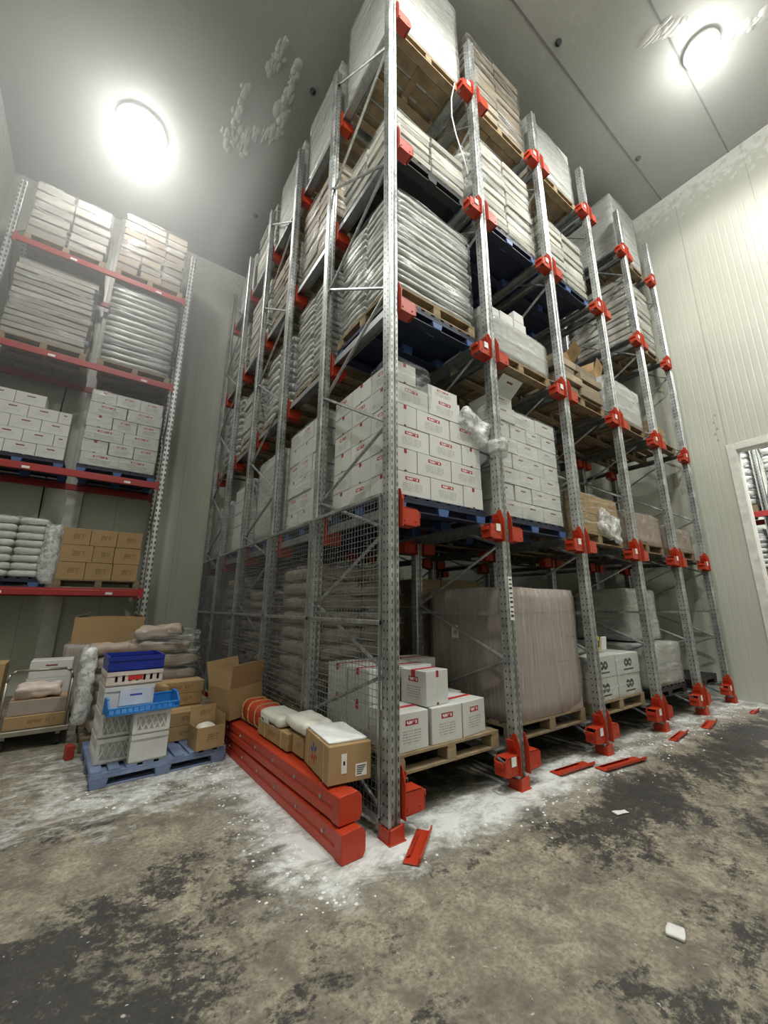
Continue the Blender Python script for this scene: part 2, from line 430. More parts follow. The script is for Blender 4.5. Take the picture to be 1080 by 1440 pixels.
# ------------------------------------------------------------------ lights
def lamp(x, y, label, power, r=.3, glow=60):
    t = thing('high_bay_lamp', label, 'lamp', (x, y, H), 0, 'ceiling lamps')
    ob('housing', MB().lathe([(.001, -.001), (r*.9, -.001), (r+.02, -.02), (r+.02, -.06), (r, -.06)], 28).mesh('lamp_housing', M['housing'], 0, True), t)
    ob('diffuser', MB().lathe([(r, -.06), (r*.98, -.14), (r*.86, -.22), (r*.62, -.29), (r*.3, -.33), (.001, -.34)], 28).mesh('lamp_diffuser', M['lamp'], 0, True), t)
    d = bpy.data.lights.new('lamp_light', 'SPOT'); d.energy = power; d.color = (1, .985, .93); d.shadow_soft_size = .2
    d.spot_size = math.radians(165); d.spot_blend = .35
    lo = bpy.data.objects.new('lamp_light', d); COL.objects.link(lo); lo.parent = t; lo.location = (0, 0, -.40)
    d = bpy.data.lights.new('lamp_spill', 'POINT'); d.energy = glow; d.color = (1, .985, .93); d.shadow_soft_size = .1
    lo = bpy.data.objects.new('lamp_spill', d); COL.objects.link(lo); lo.parent = t; lo.location = (0, 0, -.48)
    return t
lamp(-2.36, 4.75, 'glaring round ceiling lamp above the back wall rack', 400, .40, 20)
lamp(4.9, -1.8, 'bright ceiling lamp near the right wall with frost around it', 260, .22, 28)
lamp(.6, -2.3, 'ceiling lamp over the aisle in front of the rack corner', 700)
lamp(-2.6, -1.6, 'ceiling lamp over the aisle left of the rack corner', 500)
lamp(3.4, -4.4, 'ceiling lamp over the aisle far in front of the rack', 450)
def fog(name, x0, x1, y0, y1, z0, z1, dens, label):
    t = NT(name); v = t.n('ShaderNodeVolumeScatter'); v.inputs['Density'].default_value = dens; v.inputs['Anisotropy'].default_value = .2
    v.inputs['Color'].default_value = (.95, .97, .95, 1)
    t.l(v.outputs[0], t.out.inputs['Volume'])
    tag(ob('cold_haze', MB().box(x0, x1, y0, y1, z0, z1).mesh('cold_haze', t.mat)), label, 'haze', kind='stuff')
fog('cold_haze', XL+.01, -.55, 1.6, YB-.01, 4.6, H-.01, .11, 'thin cold haze glowing round the left ceiling lamp')
fog('cold_haze_right', 2.6, XR-.01, -5, -.25, 7.4, H-.01, .022, 'faint cold haze glowing round the right ceiling lamp')
d = bpy.data.lights.new('next_room_light', 'AREA'); d.energy = 700; d.size = 2.5
lo = bpy.data.objects.new('next_room_light', d); COL.objects.link(lo); lo.location = (8.6, -1.6, 6.9)
w = bpy.data.worlds.new('world'); SC.world = w; w.use_nodes = True
w.node_tree.nodes['Background'].inputs[0].default_value = (.5, .52, .5, 1); w.node_tree.nodes['Background'].inputs[1].default_value = .2

SC.view_settings.view_transform = 'Standard'; SC.view_settings.look = 'None'; SC.view_settings.gamma = 1
SC.view_settings.use_curve_mapping = False; SC.view_settings.exposure = 0.28
SC.cycles.max_bounces = 6; SC.cycles.diffuse_bounces = 2; SC.cycles.transparent_max_bounces = 24; SC.cycles.use_denoising = True
SC.cycles.caustics_reflective = False; SC.cycles.caustics_refractive = False
SC.cycles.sample_clamp_indirect = 6

# ------------------------------------------------------------------ rack parts
XP = [0, 1.36, 2.80, 4.225, 5.606, 6.894]
YP = [0, 1.31, 2.63, 4.0, 5.36, 6.7]
ZR = [.30, 2.30, 4.30, 6.27, 8.25]        # rail tops
TOP = 9.2
TIER = ['floor tier', 'second tier', 'third tier', 'fourth tier', 'top tier']
BAY = ['corner bay', 'second bay', 'third bay', 'fourth bay', 'end bay']
ROW = ['front row', 'second row', 'third row', 'fourth row', 'fifth row']
ORD = ['first', 'second', 'third', 'fourth', 'fifth', 'sixth', 'seventh', 'eighth']

def post_mesh(h, mat, w=.1, d=.1):
    a, e, k = w/2, d/2, .004
    poly = [(-a, e), (-a, -e+.016), (-a+.012, -e), (-.016, -e), (-.010, -e+.016), (.010, -e+.016), (.016, -e), (a-.012, -e), (a, -e+.016), (a, e),
            (a-.025, e), (a-.025, e-k), (a-k, e-k), (a-k, -e+.018), (a-.014, -e+k), (.018, -e+k), (.012, -e+.02), (-.012, -e+.02), (-.018, -e+k), (-a+.014, -e+k), (-a+k, -e+.018), (-a+k, e-k), (-a+.025, e-k), (-a+.025, e)]
    return MB().prism(poly, 'z', 0, h).mesh('upright_post', mat)
POST = {}
def bracket_mesh(s, front):
    # folded red rail bracket: pointed cheek leaf by the upright, flared front plate and an open box arm; s = +1 right, -1 left
    b = MB()
    leaf = [(-.085, -.185), (.05, -.185), (.055, .0), (.03, .06), (-.02, .135), (-.05, .13), (-.085, .03)]
    b.prism(leaf, 'x', s*.056, s*.063)
    b.prism([(s*.063, -.01), (s*.085, .03), (s*.10, .085), (s*.094, .088), (s*.078, .035), (s*.058, .0)], 'y', -.05, .035)
    fp = [(s*.078, -.17), (s*.240, -.162), (s*.246, -.05), (s*.215, -.026), (s*.078, -.02)]
    b.prism(fp, 'y', -.066, -.060)
    x0, x1 = sorted((s*.063, s*.215))
    b.box(x0, x1, -.066, .05, -.17, -.164); b.box(x0, x1, -.066, .05, -.032, -.026)
    b.prism([(s*.215, -.166), (s*.240, -.162), (s*.246, -.05), (s*.215, -.024)], 'y', .044, .05)
    x0, x1 = sorted((s*.238, s*.246)); b.box(x0, x1, -.066, .044, -.16, -.06)
    x0, x1 = sorted((s*.246, s*.268)); b.box(x0, x1, -.05, .03, -.09, -.055)
    for x in (.09, .20): b.lathe([(.009, 0), (.009, .005), (.001, .007)], 7, 0, Matrix.Translation((s*x, -.066, -.13)) @ Matrix.Rotation(PI/2, 4, 'X'))
    return b.mesh('rail_bracket', M['red'], .0015)
BR = {(-1): bracket_mesh(-1, True), 1: bracket_mesh(1, True)}
def foot_mesh():
    b = MB()
    b.prism([(-.06, 0), (.06, 0), (.056, .10), (-.056, .085)], 'y', -.072, -.055)
    b.box(-.065, -.054, -.055, .06, 0, .08); b.box(.054, .065, -.055, .06, 0, .08)
    b.box(-.07, .07, -.078, .065, 0, .008)
    return b.mesh('foot_plate', M['red'], .002)
FOOT = foot_mesh()
STICK = MB().box(-.03, .03, -.004, 0, -.035, .035).mesh('sticker', M['paper'])
def frame(i, k):
    y0, y1 = YP[2*k], YP[2*k+1]
    if k == 0: where = ['at the front corner of the big rack', 'second from the corner along the rack front', 'third from the corner along the rack front',
                        'fourth from the corner along the rack front', 'fifth from the corner along the rack front', 'last along the rack front against the right wall'][i]
    else: where = ('behind the corner frame, ' if i == 0 else 'inside the rack on the %s line, ' % ORD[i]) + ('middle pair' if k == 1 else 'rear pair')
    t = thing('upright_frame', 'galvanised zigzag-braced upright frame ' + where, 'rack frame', (XP[i], y0, 0), 0, 'upright frames of the big rack')
    top = TOP if (i or k) else 10.1
    for y, hgt in ((0, top), (y1-y0, 9.1 if not (i or k) else TOP)):
        if hgt not in POST: POST[hgt] = post_mesh(hgt, M['post'])
        ob('post', POST[hgt], t, (0, y, 0))
        ob('foot_plate', FOOT, t, (0, y, 0))
    nd = [(0, .1), (1, .55), (0, 1.02), (1, 1.52), (0, 2.1), (1, 2.57), (0, 3.03), (1, 3.81), (0, 4.4), (1, 5.3), (0, 5.95), (1, 6.9), (0, 7.7), (1, 8.85)]
    ya, yb = .04, y1-y0-.04
    for (a, za), (c, zc) in zip(nd[:-1], nd[1:]):
        me = MB().tube((0, ya if a == 0 else yb, za), (0, ya if c == 0 else yb, zc), .016, 6).mesh('brace', M['galv'], 0, False)
        ob('brace', me, t)
    for z in (1.42,):
        ob('cross_tie', MB().box(-.015, .015, ya, yb, z, z+.03).mesh('cross_tie', M['galv']), t)
    for y in (0, y1-y0):
        for l in range(5):
            for s in (1, -1):
                if (i == 0 and s < 0) or (i == 5 and s > 0): continue
                br = ob('rail_bracket', BR[s], t, (0, y, ZR[l]))
                if y == 0 and k == 0 and s < 0: ob('sticker', STICK, br, (-.14, -.071, -.06))
    return t
frames = {}
for i in range(6):
    for k in range(3):
        if i > 1 and k > 0 and not (k == 1 and i < 4): continue
        frames[i, k] = frame(i, k)
# barcode strip on the second upright
b = MB().box(-.028, .028, -.004, 0, 0, .40)
for q in range(9): b.box(-.02, .02, -.006, -.004, .03+q*.042, .03+q*.042+.012+.008*(q % 3 == 0), 1)
lb = ob('barcode_strip', b.mesh('barcode_strip', [M['paper'], M['ink']]), frames[1, 0], (0, -.052, 1.38))
# bundled film tied round the second upright
# rails
def rail_mesh(s, L):
    poly = [(s*.068, -.06), (s*.073, -.06), (s*.073, -.005), (s*.19, -.005), (s*.19, -.035), (s*.195, -.035), (s*.195, 0), (s*.073, 0), (s*.073, .015), (s*.068, .015)]
    return MB().prism(poly, 'y', 0, L).mesh('pallet_rail', M['rail'])
RL = {s: rail_mesh(s, 6.6) for s in (1, -1)}; RS = {s: rail_mesh(s, 4.0) for s in (1, -1)}
for bay in range(5):
    for l in range(5):
        for s, i, nm in ((1, bay, 'left'), (-1, bay+1, 'right')):
            tag(ob('pallet_rail', (RL if bay == 0 else RS)[s], None, (XP[i], .06, ZR[l])), 'galvanised pallet rail along the %s side of the %s, %s' % (nm, BAY[bay], TIER[l]), 'rail', 'pallet rails of the big rack')

# ------------------------------------------------------------------ mesh screens on the rack's left flank
for k in range(5):
    y0, y1 = YP[k]+.055, YP[k+1]-.055
    t = thing('wire_mesh_screen', ['wire mesh screen between the corner post and second post', 'wire mesh screen behind the strapped cartons on red beams', 'wire mesh screen beside the tilted open carton',
              'wire mesh screen fourth from the corner post', 'wire mesh screen deepest, next to the back wall'][k], 'mesh screen', (-.058, y0, 0), 0, 'mesh screens on the rack flank')
    L = y1-y0; b = MB(); wr = .0023
    n = int(L/.05)
    for q in range(1, n): b.tube((0, L*q/n, .12), (0, L*q/n, 2.38), wr, 4)
    for q in range(1, 46): b.tube((-.003, 0, .12+2.26*q/46), (-.003, L, .12+2.26*q/46), wr*1.25, 4)
    ob('wire_grid', b.mesh('wire_grid', M['wire']), t)
    for nm, z in (('bottom_rail', .1), ('middle_rail', 1.38), ('top_rail', 2.38)):
        ob(nm, MB().box(-.016, .008, 0, L, z-.014, z+.018).mesh(nm, M['galv'], .003), t)
    for y in (.008, L-.008): ob('side_rail', MB().box(-.012, .006, y-.008, y+.008, .1, 2.38).mesh('side_rail', M['galv']), t)

# ------------------------------------------------------------------ pallets
def pallet_parts(w, d, mats, style):
    P = []
    if style == 'timber':
        b = MB(); n = 7; bw = d/(n+1.6)
        for q in range(n):
            y = q*(d-bw)/(n-1); b.box(0, w, y, y+bw, .118, .14)
        for x in (0, w/2-.045, w-.09): b.box(x, x+.09, 0, d, .098, .118)
        P.append(('top_deck', b.mesh('top_deck', mats[0], .002), (0,0,0)))
        blk = MB().box(0, .10, 0, .12, .02, .098).mesh('block', mats[0], .003)
        for x in (0, w/2-.05, w-.10):
            for y in (0, d/2-.06, d-.12): P.append(('block', blk, (x, y, 0)))
        bb = MB().box(0, w, 0, .10, 0, .02).mesh('bottom_board', mats[0], .002)
        for y in (0, d/2-.05, d-.10): P.append(('bottom_board', bb, (0, y, 0)))
    else:
        b = MB(); b.box(0, w, 0, d, .10, .118)
        n = 9; sw = w/(n+4)
        for q in range(n):
            x = q*(w-sw)/(n-1); b.box(x, x+sw, 0, d, .118, .14)
        b.box(0, w, 0, .05, .07, .10); b.box(0, w, d-.05, d, .07, .10)
        P.append(('deck', b.mesh('deck', mats[0], .003), (0,0,0)))
        blk = MB().prism([(-.055, 0), (.055, 0), (.07, .07), (.07, .10), (-.07, .10), (-.07, .07)], 'y', 0, .13).mesh('foot', mats[-1], .004)
        for x in (.07, w/2, w-.07):
            for y in (.002, d/2-.065, d-.132): P.append(('foot', blk, (x, y, 0)))
        sk = MB().box(0, w, 0, .10, -.0, .016).mesh('skid', mats[0], .003)
        for y in (.015, d/2-.05, d-.115): P.append(('skid', sk, (0, y, -.001)))
    return P
PC = {}
def pallet(loc, label, style='timber', mat='wood', w=1.16, d=1.12, rz=0, group='pallets in the racks'):
    key = (style, mat, w, d)
    if key not in PC: PC[key] = pallet_parts(w, d, [M[mat], M['blue']] if mat == 'navy' else [M[mat]], style)
    t = thing('plastic_pallet' if style != 'timber' else 'timber_pallet', label, 'pallet', loc, rz, group)
    for nm, me, l in PC[key]: ob(nm, me, t, l)
    return t

# ------------------------------------------------------------------ load pieces
SH = {}
def shell(w, d, h, r, amp, mat, seed, cuts=6, fs=3.0, aniso=(1,1,1), name='shell', squash=0):
    bm = bmesh.new(); bmesh.ops.create_cube(bm, size=1)
    bmesh.ops.subdivide_edges(bm, edges=bm.edges, cuts=cuts, use_grid_fill=True)
    so = Vector((seed*7.3, seed*3.1, seed*1.7))
    for v in bm.verts:
        p = v.co.copy(); q = Vector((p.x*w, p.y*d, p.z*h))
        hx, hy, hz = w/2-r, d/2-r, h/2-min(r, h/2*.98)
        c = Vector((max(-hx, min(hx, q.x)), max(-hy, min(hy, q.y)), max(-hz, min(hz, q.z))))
        dv = q-c
        if dv.length > 1e-6: q = c+dv.normalized()*min(r, max(abs(dv.x), abs(dv.y), abs(dv.z)))
        nv = Vector((q.x*aniso[0], q.y*aniso[1], q.z*aniso[2]))*fs+so
        k = mnoise.noise(nv)*amp
        n = Vector((p.x, p.y, p.z*.8)); n = n.normalized()
        q += n*k
        if squash and p.z > 0: q.z -= squash*(abs(p.x)*2)**2*p.z*2
        v.co = q+Vector((w/2, d/2, h/2))
    for f in bm.faces: f.smooth = True
    me = bpy.data.meshes.new(name); bm.to_mesh(me); bm.free(); me.materials.append(mat)
    return me
def sack(w, d, h, mat, var):
    k = ('s', round(w, 3), round(d, 3), round(h, 3), mat, var)
    if k not in SH: SH[k] = shell(w, d, h, min(h*.48, .07), h*.15, M[mat], var+1, 5, 7, name='sack')
    return SH[k]
def carton(w, d, h, mats, bev=.004):
    k = ('c', round(w, 3), round(d, 3), round(h, 3), tuple(mats))
    if k not in SH:
        u = list(dict.fromkeys(mats))
        SH[k] = MB().box(0, w, 0, d, 0, h, [u.index(m) for m in mats]).mesh('carton', [M[m] for m in u], bev)
    return SH[k]
WHA = ['w_logo', 'w_logo', 'w_tab', 'w_tab', 'w_tape', 'w']      # long face to the front
WHB = ['w_tab', 'w_tab', 'w_logo', 'w_logo', 'w_tape', 'w']
SMA = ['w_small', 'w_small', 'w', 'w', 'w_tape', 'w']
FCA = ['w_face', 'w_face', 'w_face', 'w', 'w', 'w']
KRA = ['k_side', 'k', 'k_side', 'k', 'k_top', 'k']
STY = {  # part name, maker, film
    'sack_silver': ('sack', 'sackg', 'filmh'), 'sack_white': ('sack', 'sackw', 'film'), 'sack_brown': ('sack', 'pinkb', 'film'),
    'slat_pale': ('flat_carton', 'slatw', 'filmh'), 'slat_brown': ('flat_carton', 'slatb', 'filmh'),
    'white_box': ('carton', SMA, 'film'), 'white_print': ('carton', WHA, 'film'), 'face_box': ('carton', FCA, 'film'),
    'kraft': ('carton', KRA, 'film'), 'hazy': ('carton', ['slatw']*6,'filmw'), 'tan': ('carton', ['pinkb']*6, 'filmt'), 'grey': ('carton', ['greyb']*6, 'filmv'), 'plain': ('carton', SMA, 'filmw'),
    'loose_slat': ('flat_carton', 'slatb', None), 'loose_sack': ('sack', 'sackw', 'film'),
}
def load(loc, w, d, h, style, n, label, rz=0, nx=2, ny=2, jit=.008, film=True, group='wrapped loads in the racks', bow=0, sides='LF', top=True):
    part, mk, fm = STY[style]
    t = thing('wrapped_load', label, 'wrapped load', loc, rz, group)
    lh = h/n
    for q in range(n):
        off = q % 2
        kx = nx + (1 if (off and part != 'sack' and nx < 4 and style in ('white_box', 'white_print', 'kraft')) else 0)
        cw, cd = w/kx, d/ny
        for a in range(kx):
            for c in range(ny):
                if not (c == 0 or (a == 0 and 'L' in sides) or (a == kx-1 and 'R' in sides) or (top and q == n-1)): continue
                jx, jy = RNG.uniform(-jit, jit), RNG.uniform(-jit, jit)
                if part == 'sack': me = sack(cw*1.0, cd*1.0, lh*1.0, mk, RNG.randrange(4)); dz = 0
                elif part == 'flat_carton': me = carton(cw-.012-RNG.choice((0, .015, .03)), cd-.012, lh*.80, [mk]*6, .006); dz = RNG.uniform(0, .012); jx *= 2; jy = jy*2-.004
                else: me = carton(cw-.01, cd-.01, lh-.006, mk if not (kx != nx and a == 0 and mk is WHA) else WHB); dz = 0
                ob(part, me, t, (a*cw+jx, c*cd+jy, q*lh+dz), (0, 0, RNG.uniform(-.012, .012)))
    if fm and film:
        g = .012+jit
        sd = RNG.randrange(999)
        ob('stretch_film', shell(w+2*g, d+2*g, h+.02, .035, .02, M[fm], sd, 9, 2.2, (1, 1, 2), 'stretch_film', bow), t, (-g, -g, -.004))
    return t

def bx(bay): return XP[bay]+.105, XP[bay+1]-XP[bay]-.21
LOOK = {'sack_silver': 'silver sacks', 'sack_white': 'white sacks', 'sack_brown': 'brown sacks', 'slat_pale': 'pale flat packs', 'slat_brown': 'brown flat packs',
        'white_box': 'plain white cartons', 'white_print': 'printed white cartons', 'face_box': 'round-print white cartons', 'kraft': 'kraft cartons', 'grey': 'grey-brown cartons', 'plain': 'milky-wrapped cartons', 'loose_slat': 'loose brown packs', 'hazy': 'hazy pale cartons', 'tan': 'tan bales'}
def rack_load(bay, tier, row, style, ztop, n, pal=('timber', 'wood'), nx=2, ny=2, bow=0, dx=0, w=None, under=None, jit=.008, d=1.1, film=True, sides='LF'):
    x0, W = bx(bay); y0 = .1+1.335*row
    if w is None: w = W-.03
    z = ZR[tier]+.001
    where = '%s %s, %s' % (BAY[bay], TIER[tier], ROW[row])
    look = LOOK[style]
    if under:
        pallet((x0, y0, z), '%s pallet below a timber pallet, %s' % ('blue-footed dark plastic' if under[1] == 'navy' else 'dark', where), *under, w=W); z += .141
    if pal:
        nm = {'wood': 'pale timber', 'woodd': 'dark timber', 'navy': 'blue-footed dark plastic', 'black': 'black plastic'}[pal[1]]
        pallet((x0, y0, z), '%s pallet under the %s, %s' % (nm, look, where), *pal, w=W); z += .141
    return load((x0+.015+dx, y0+.01, z), w, d, ztop-z, style, n, 'film-wrapped stack of %s, %s' % (look, where), nx=nx, ny=ny, bow=bow, jit=jit, film=film, sides=sides)

T_, D_, B_, K_ = ('timber', 'wood'), ('timber', 'woodd'), ('plastic', 'navy'), ('plastic', 'black')
# --- front row
rack_load(0, 2, 0, 'sack_silver', 5.82, 15, T_, under=B_, nx=1)
rack_load(0, 3, 0, 'slat_pale', 6.98, 5, K_)
rack_load(0, 4, 0, 'plain', 10.0, 6, T_)
t = rack_load(1, 0, 0, 'grey', 1.69, 5, D_, nx=3, ny=3)
ob('shipping_label', MB().box(-.003, 0, 0, .10, 0, .13).box(-.004, -.003, .02, .08, .03, .08, 1).mesh('shipping_label', [M['paper'], M['galv']]), t, (-.035, .62, .73))
rack_load(1, 1, 0, 'white_box', 3.74, 7, B_, nx=3, ny=3)
rack_load(1, 2, 0, 'plain', 4.93, 2, T_, nx=3)
rack_load(1, 3, 0, 'slat_pale', 7.75, 10, B_)
rack_load(1, 4, 0, 'slat_brown', 9.8, 9, T_)
rack_load(2, 0, 0, 'face_box', .94, 2, T_, nx=2)
rack_load(2, 1, 0, 'kraft', 2.97, 2, T_, nx=2)
rack_load(2, 2, 0, 'loose_slat', 5.03, 4, T_, jit=.03)
rack_load(2, 3, 0, 'slat_pale', 7.41, 8, B_)
rack_load(2, 4, 0, 'plain', 9.52, 5, T_, bow=.22)
rack_load(3, 0, 0, 'hazy', 1.0, 2, K_, nx=2)
rack_load(3, 1, 0, 'tan', 2.9, 1, D_, nx=2)
rack_load(3, 2, 0, 'plain', 5.15, 3, D_, bow=.1)
rack_load(4, 1, 0, 'tan', 2.83, 1, D_, nx=1)
rack_load(4, 2, 0, 'kraft', 4.74, 1, D_, w=.7, nx=2)
rack_load(4, 3, 0, 'slat_pale', 7.85, 10, D_)
rack_load(4, 4, 0, 'plain', 9.9, 6, D_)
pallet((bx(4)[0], .1, ZR[0]+.001), 'empty black plastic pallet at the foot of the right wall', 'plastic', 'black', w=bx(4)[1])
load((bx(3)[0]+.1, .3, 1.035), .95, .8, .72, 'hazy', 2, 'tall upper block of film-wrapped cartons, floor tier of the fourth bay', nx=2)
# --- rows behind that can be seen past the front loads
rack_load(2, 0, 1, 'grey', 1.78, 4, D_, nx=2)
rack_load(0, 0, 1, 'sack_brown', 1.95, 9, D_)
rack_load(1, 0, 1, 'kraft', 1.85, 4, D_)
rack_load(3, 0, 1, 'grey', 1.75, 4, D_)
rack_load(1, 2, 1, 'slat_brown', 5.2, 5, D_)
rack_load(1, 1, 1, 'kraft', 3.6, 4, D_)
rack_load(2, 2, 1, 'kraft', 5.1, 2, D_)
rack_load(2, 1, 1, 'sack_brown', 3.2, 4, D_)
rack_load(3, 1, 1, 'kraft', 2.9, 2, D_)
rack_load(3, 2, 1, 'slat_brown', 5.0, 4, D_)
rack_load(0, 3, 1, 'slat_brown', 7.72, 8, D_)
rack_load(0, 2, 1, 'sack_silver', 5.82, 15, T_, nx=1)
rack_load(0, 1, 1, 'white_print', 3.80, 6, B_, nx=2, ny=3)
rack_load(0, 4, 1, 'plain', 9.75, 6, T_)
far = {0: ['sack_brown', 'sack_brown', 'grey'], 1: ['plain', 'white_box', 'plain'], 2: ['sack_silver', 'slat_pale', 'sack_silver'], 3: ['slat_brown', 'slat_pale', 'slat_pale'], 4: ['plain', 'slat_pale', 'plain']}
for row in (2, 3, 4):
    for tier in range(5):
        zt = [1.95, 3.75, 5.8, 7.75, 9.75][tier]-.12*((row+tier) % 3)
        st = far[tier][row-2]
        rack_load(0, tier, row, st, zt, 9 if st.startswith('s') else 5, T_ if tier != 1 else B_, nx=2, ny=2)

# --- loose white cartons, second tier of the corner bay
x0, W = bx(0)
pallet((x0, .1, ZR[1]+.001), 'dark blue plastic pallet under the loose white cartons in the corner bay', 'plastic', 'navy', w=W)
zb = ZR[1]+.142; ch = .2165
G1 = 'loose white cartons on the corner pallet, second tier'
def loose(x, y, z, w, d, h, mats, label, group, rz=None, nm='carton', tape=False):
    o = tag(ob(nm, carton(w, d, h, mats), None, (x, y, z), (0, 0, RNG.uniform(-.012, .012) if rz is None else rz)), label, 'carton', group)
    if tape:
        b = MB().box(-.001, w+.001, d/2-.024, d/2+.024, h, h+.0015); b.box(-.0015, -.0005, d/2-.024, d/2+.024, h-.05, h+.0015); b.box(w+.0005, w+.0015, d/2-.024, d/2+.024, h-.05, h+.0015)
        ob('packing_tape', b.mesh('packing_tape', M['redink']), o)
    return o
LAY = ['bottom layer', 'second layer', 'third layer', 'fourth layer', 'fifth layer', 'sixth layer', 'top layer']
for q in range(6):
    seq = [(.43, WHA), (.43, WHA), (.275, WHB)] if q % 2 == 0 else [(.275, WHB), (.43, WHA), (.43, WHA)]
    x = x0+.005
    for a, (cw, mats) in enumerate(seq):
        if (q == 5 and a > 0) or (q == 4 and a == 2): x += cw; continue
        loose(x, .115, zb+q*ch, cw-.006, .36, ch-.003, mats, 'white red-logo carton, %s of the corner bay stack, %s along its front' % (LAY[q], ['first', 'second', 'third'][a]), G1)
        x += cw
    for c in (1, 2):
        if q == 5 and c == 2: pass
        cw, mats = (.43, WHA) if (q+c) % 2 else (.43, WHB)
        loose(x0+.005, .115+c*.368, zb+q*ch, cw-.006, .36, ch-.003, WHB if (q+c) % 2 else WHA, 'white red-logo carton, %s of the corner bay stack, %s deep behind the corner post' % (LAY[q], ['', 'one', 'two'][c]), G1)
for q in (4,):
    loose(x0+.72, .5, zb+q*ch, .40, .36, ch-.003, WHA, 'white carton set back on the fifth layer beside the torn film', G1)
def open_carton(loc, w, d, h, mats, label, rz=0, tilt=0, flaps=(1, 1, 1, 1), cat='carton', fl=.6, group=None, name='open_carton', ang=.5):
    t = thing(name, label, cat, loc, rz, group); t.rotation_euler = (tilt, 0, rz)
    b = MB(); k = .005
    u = list(dict.fromkeys(mats)); ix = [u.index(m) for m in mats]
    b.box(0, w, 0, k, 0, h, ix); b.box(0, w, d-k, d, 0, h, ix); b.box(0, k, k, d-k, 0, h, ix); b.box(w-k, w, k, d-k, 0, h, ix); b.box(k, w-k, k, d-k, 0, k, ix)
    ob('body', b.mesh('carton_body', [M[m] for m in u]), t)
    me = MB().box(.004, w-.004, 0, k, 0, d*fl*.5+.06, ix).mesh('flap', [M[m] for m in u])
    me2 = MB().box(.004, d-.004, 0, k, 0, w*fl*.5, ix).mesh('flap', [M[m] for m in u])
    if flaps[0]: ob('flap', me, t, (0, 0, h), (ang, 0, 0))
    if flaps[1]: ob('flap', me, t, (0, d-k, h), (-ang, 0, 0))
    if flaps[2]: ob('flap', me2, t, (k, 0, h), (ang, 0, PI/2))
    if flaps[3]: ob('flap', me2, t, (w, 0, h), (-ang, 0, PI/2))
    return t
open_carton((x0+.45, .14, zb+5*ch), .40, .36, .12, ['w_logo', 'w_logo', 'w', 'w', 'w', 'w'], 'open white carton with raised flap on top of the corner bay stack', 0, 0, (0, 1, 0, 0), fl=1.1, group=G1, ang=.2)
tag(ob('plastic_film', shell(.50, .40, .46, .06, .03, M['film'], 77, 11, 6, name='plastic_film'), None, (x0-.02, .09, zb+4.1*ch)), 'torn clear film over the corner cartons beside the tall post', 'plastic film')
def clump(loc, w, d, h, label, mat='filmd', seed=3, cat='plastic film', name='plastic_film', amp=.05, rot=(0,0,0)):
    return tag(ob(name, shell(w, d, h, min(w, d, h)*.4, amp, M[mat], seed, 11, 9, name=name), None, loc, rot), label, cat)
clump((x0+.80, .03, zb+4.0*ch), .42, .12, .26, 'crumpled clear film bunched over the corner bay cartons', seed=5, rot=(0, .5, 0))
clump((XP[1]-.13, -.12, 3.0), .24, .14, .18, 'knot of clear film tied round the second upright', seed=9)
clump((bx(2)[0]+.55, .02, 2.47), .5, .1, .34, 'shiny crumpled film hanging off the kraft cartons', seed=12, rot=(0, .25, 0))
clump((XP[1]-.22, .05, 6.5), .2, .3, .75, 'loose film drape hanging beside the second upright, fourth tier', 'film', seed=21)
tag(ob('packing_strap', MB().path([(1.12, .08, 8.3), (1.02, .06, 7.9), (1.0, .05, 7.55), (1.06, .05, 7.3), (1.2, .06, 7.0), (1.28, .08, 6.85)], .008).mesh('packing_strap', M['paper']), None), 'white packing strap dangling below the top tier of corner bay', 'strap')

# small white cartons on the second bay, third tier
xb = bx(1)[0]
for q, (dx, dz, w_, h_) in enumerate([(.05, 0, .26, .15), (.33, 0, .26, .17), (.61, 0, .24, .16), (.62, .163, .2, .14)]):
    loose(xb+dx, .14, 4.945+dz, w_, .26, h_, ['w', 'w', 'w', 'w', 'w', 'w'], 'small white carton on the second bay third tier, %s' % ['nearest the second upright', 'in the middle of the row', 'lowest of the stepped pair', 'topmost of the stepped pair'][q], 'small cartons on the second bay third tier')
open_carton((xb+.08, .16, 3.765), .36, .34, .14, SMA, 'open white carton atop the second bay stack, second tier, flap out', 0, 0, (1, 0, 0, 0), fl=1, ang=.9)
open_carton((bx(2)[0]+.5, .2, 5.05), .4, .3, .16, KRA, 'torn kraft carton on the third bay flat packs, third tier', .3, 0, (1, 1, 0, 1), fl=1, ang=.7)
open_carton((bx(3)[0]+.1, .3, 5.2), .36, .3, .15, KRA, 'open kraft carton above the fourth bay wrapped load, third tier', .2, 0, (1, 0, 1, 0), fl=1, ang=.3)
o = tag(ob('yellow_packet', MB().box(0, .13, 0, .07, 0, .17).box(.02, .11, -.002, 0, .04, .12, 1).mesh('yellow_packet', [M['yellow'], M['ink']], .004), None, (3.42, .3, .965)), 'yellow and black packet standing on white round-print cartons', 'packet')
o = tag(ob('paper_sheet', MB().box(0, .15, 0, .02, 0, .16).mesh('paper_sheet', M['paper'], .002), None, (3.58, .3, .965), (.1, 0, .1)), 'white sheet leaning beside the yellow packet', 'sheet')

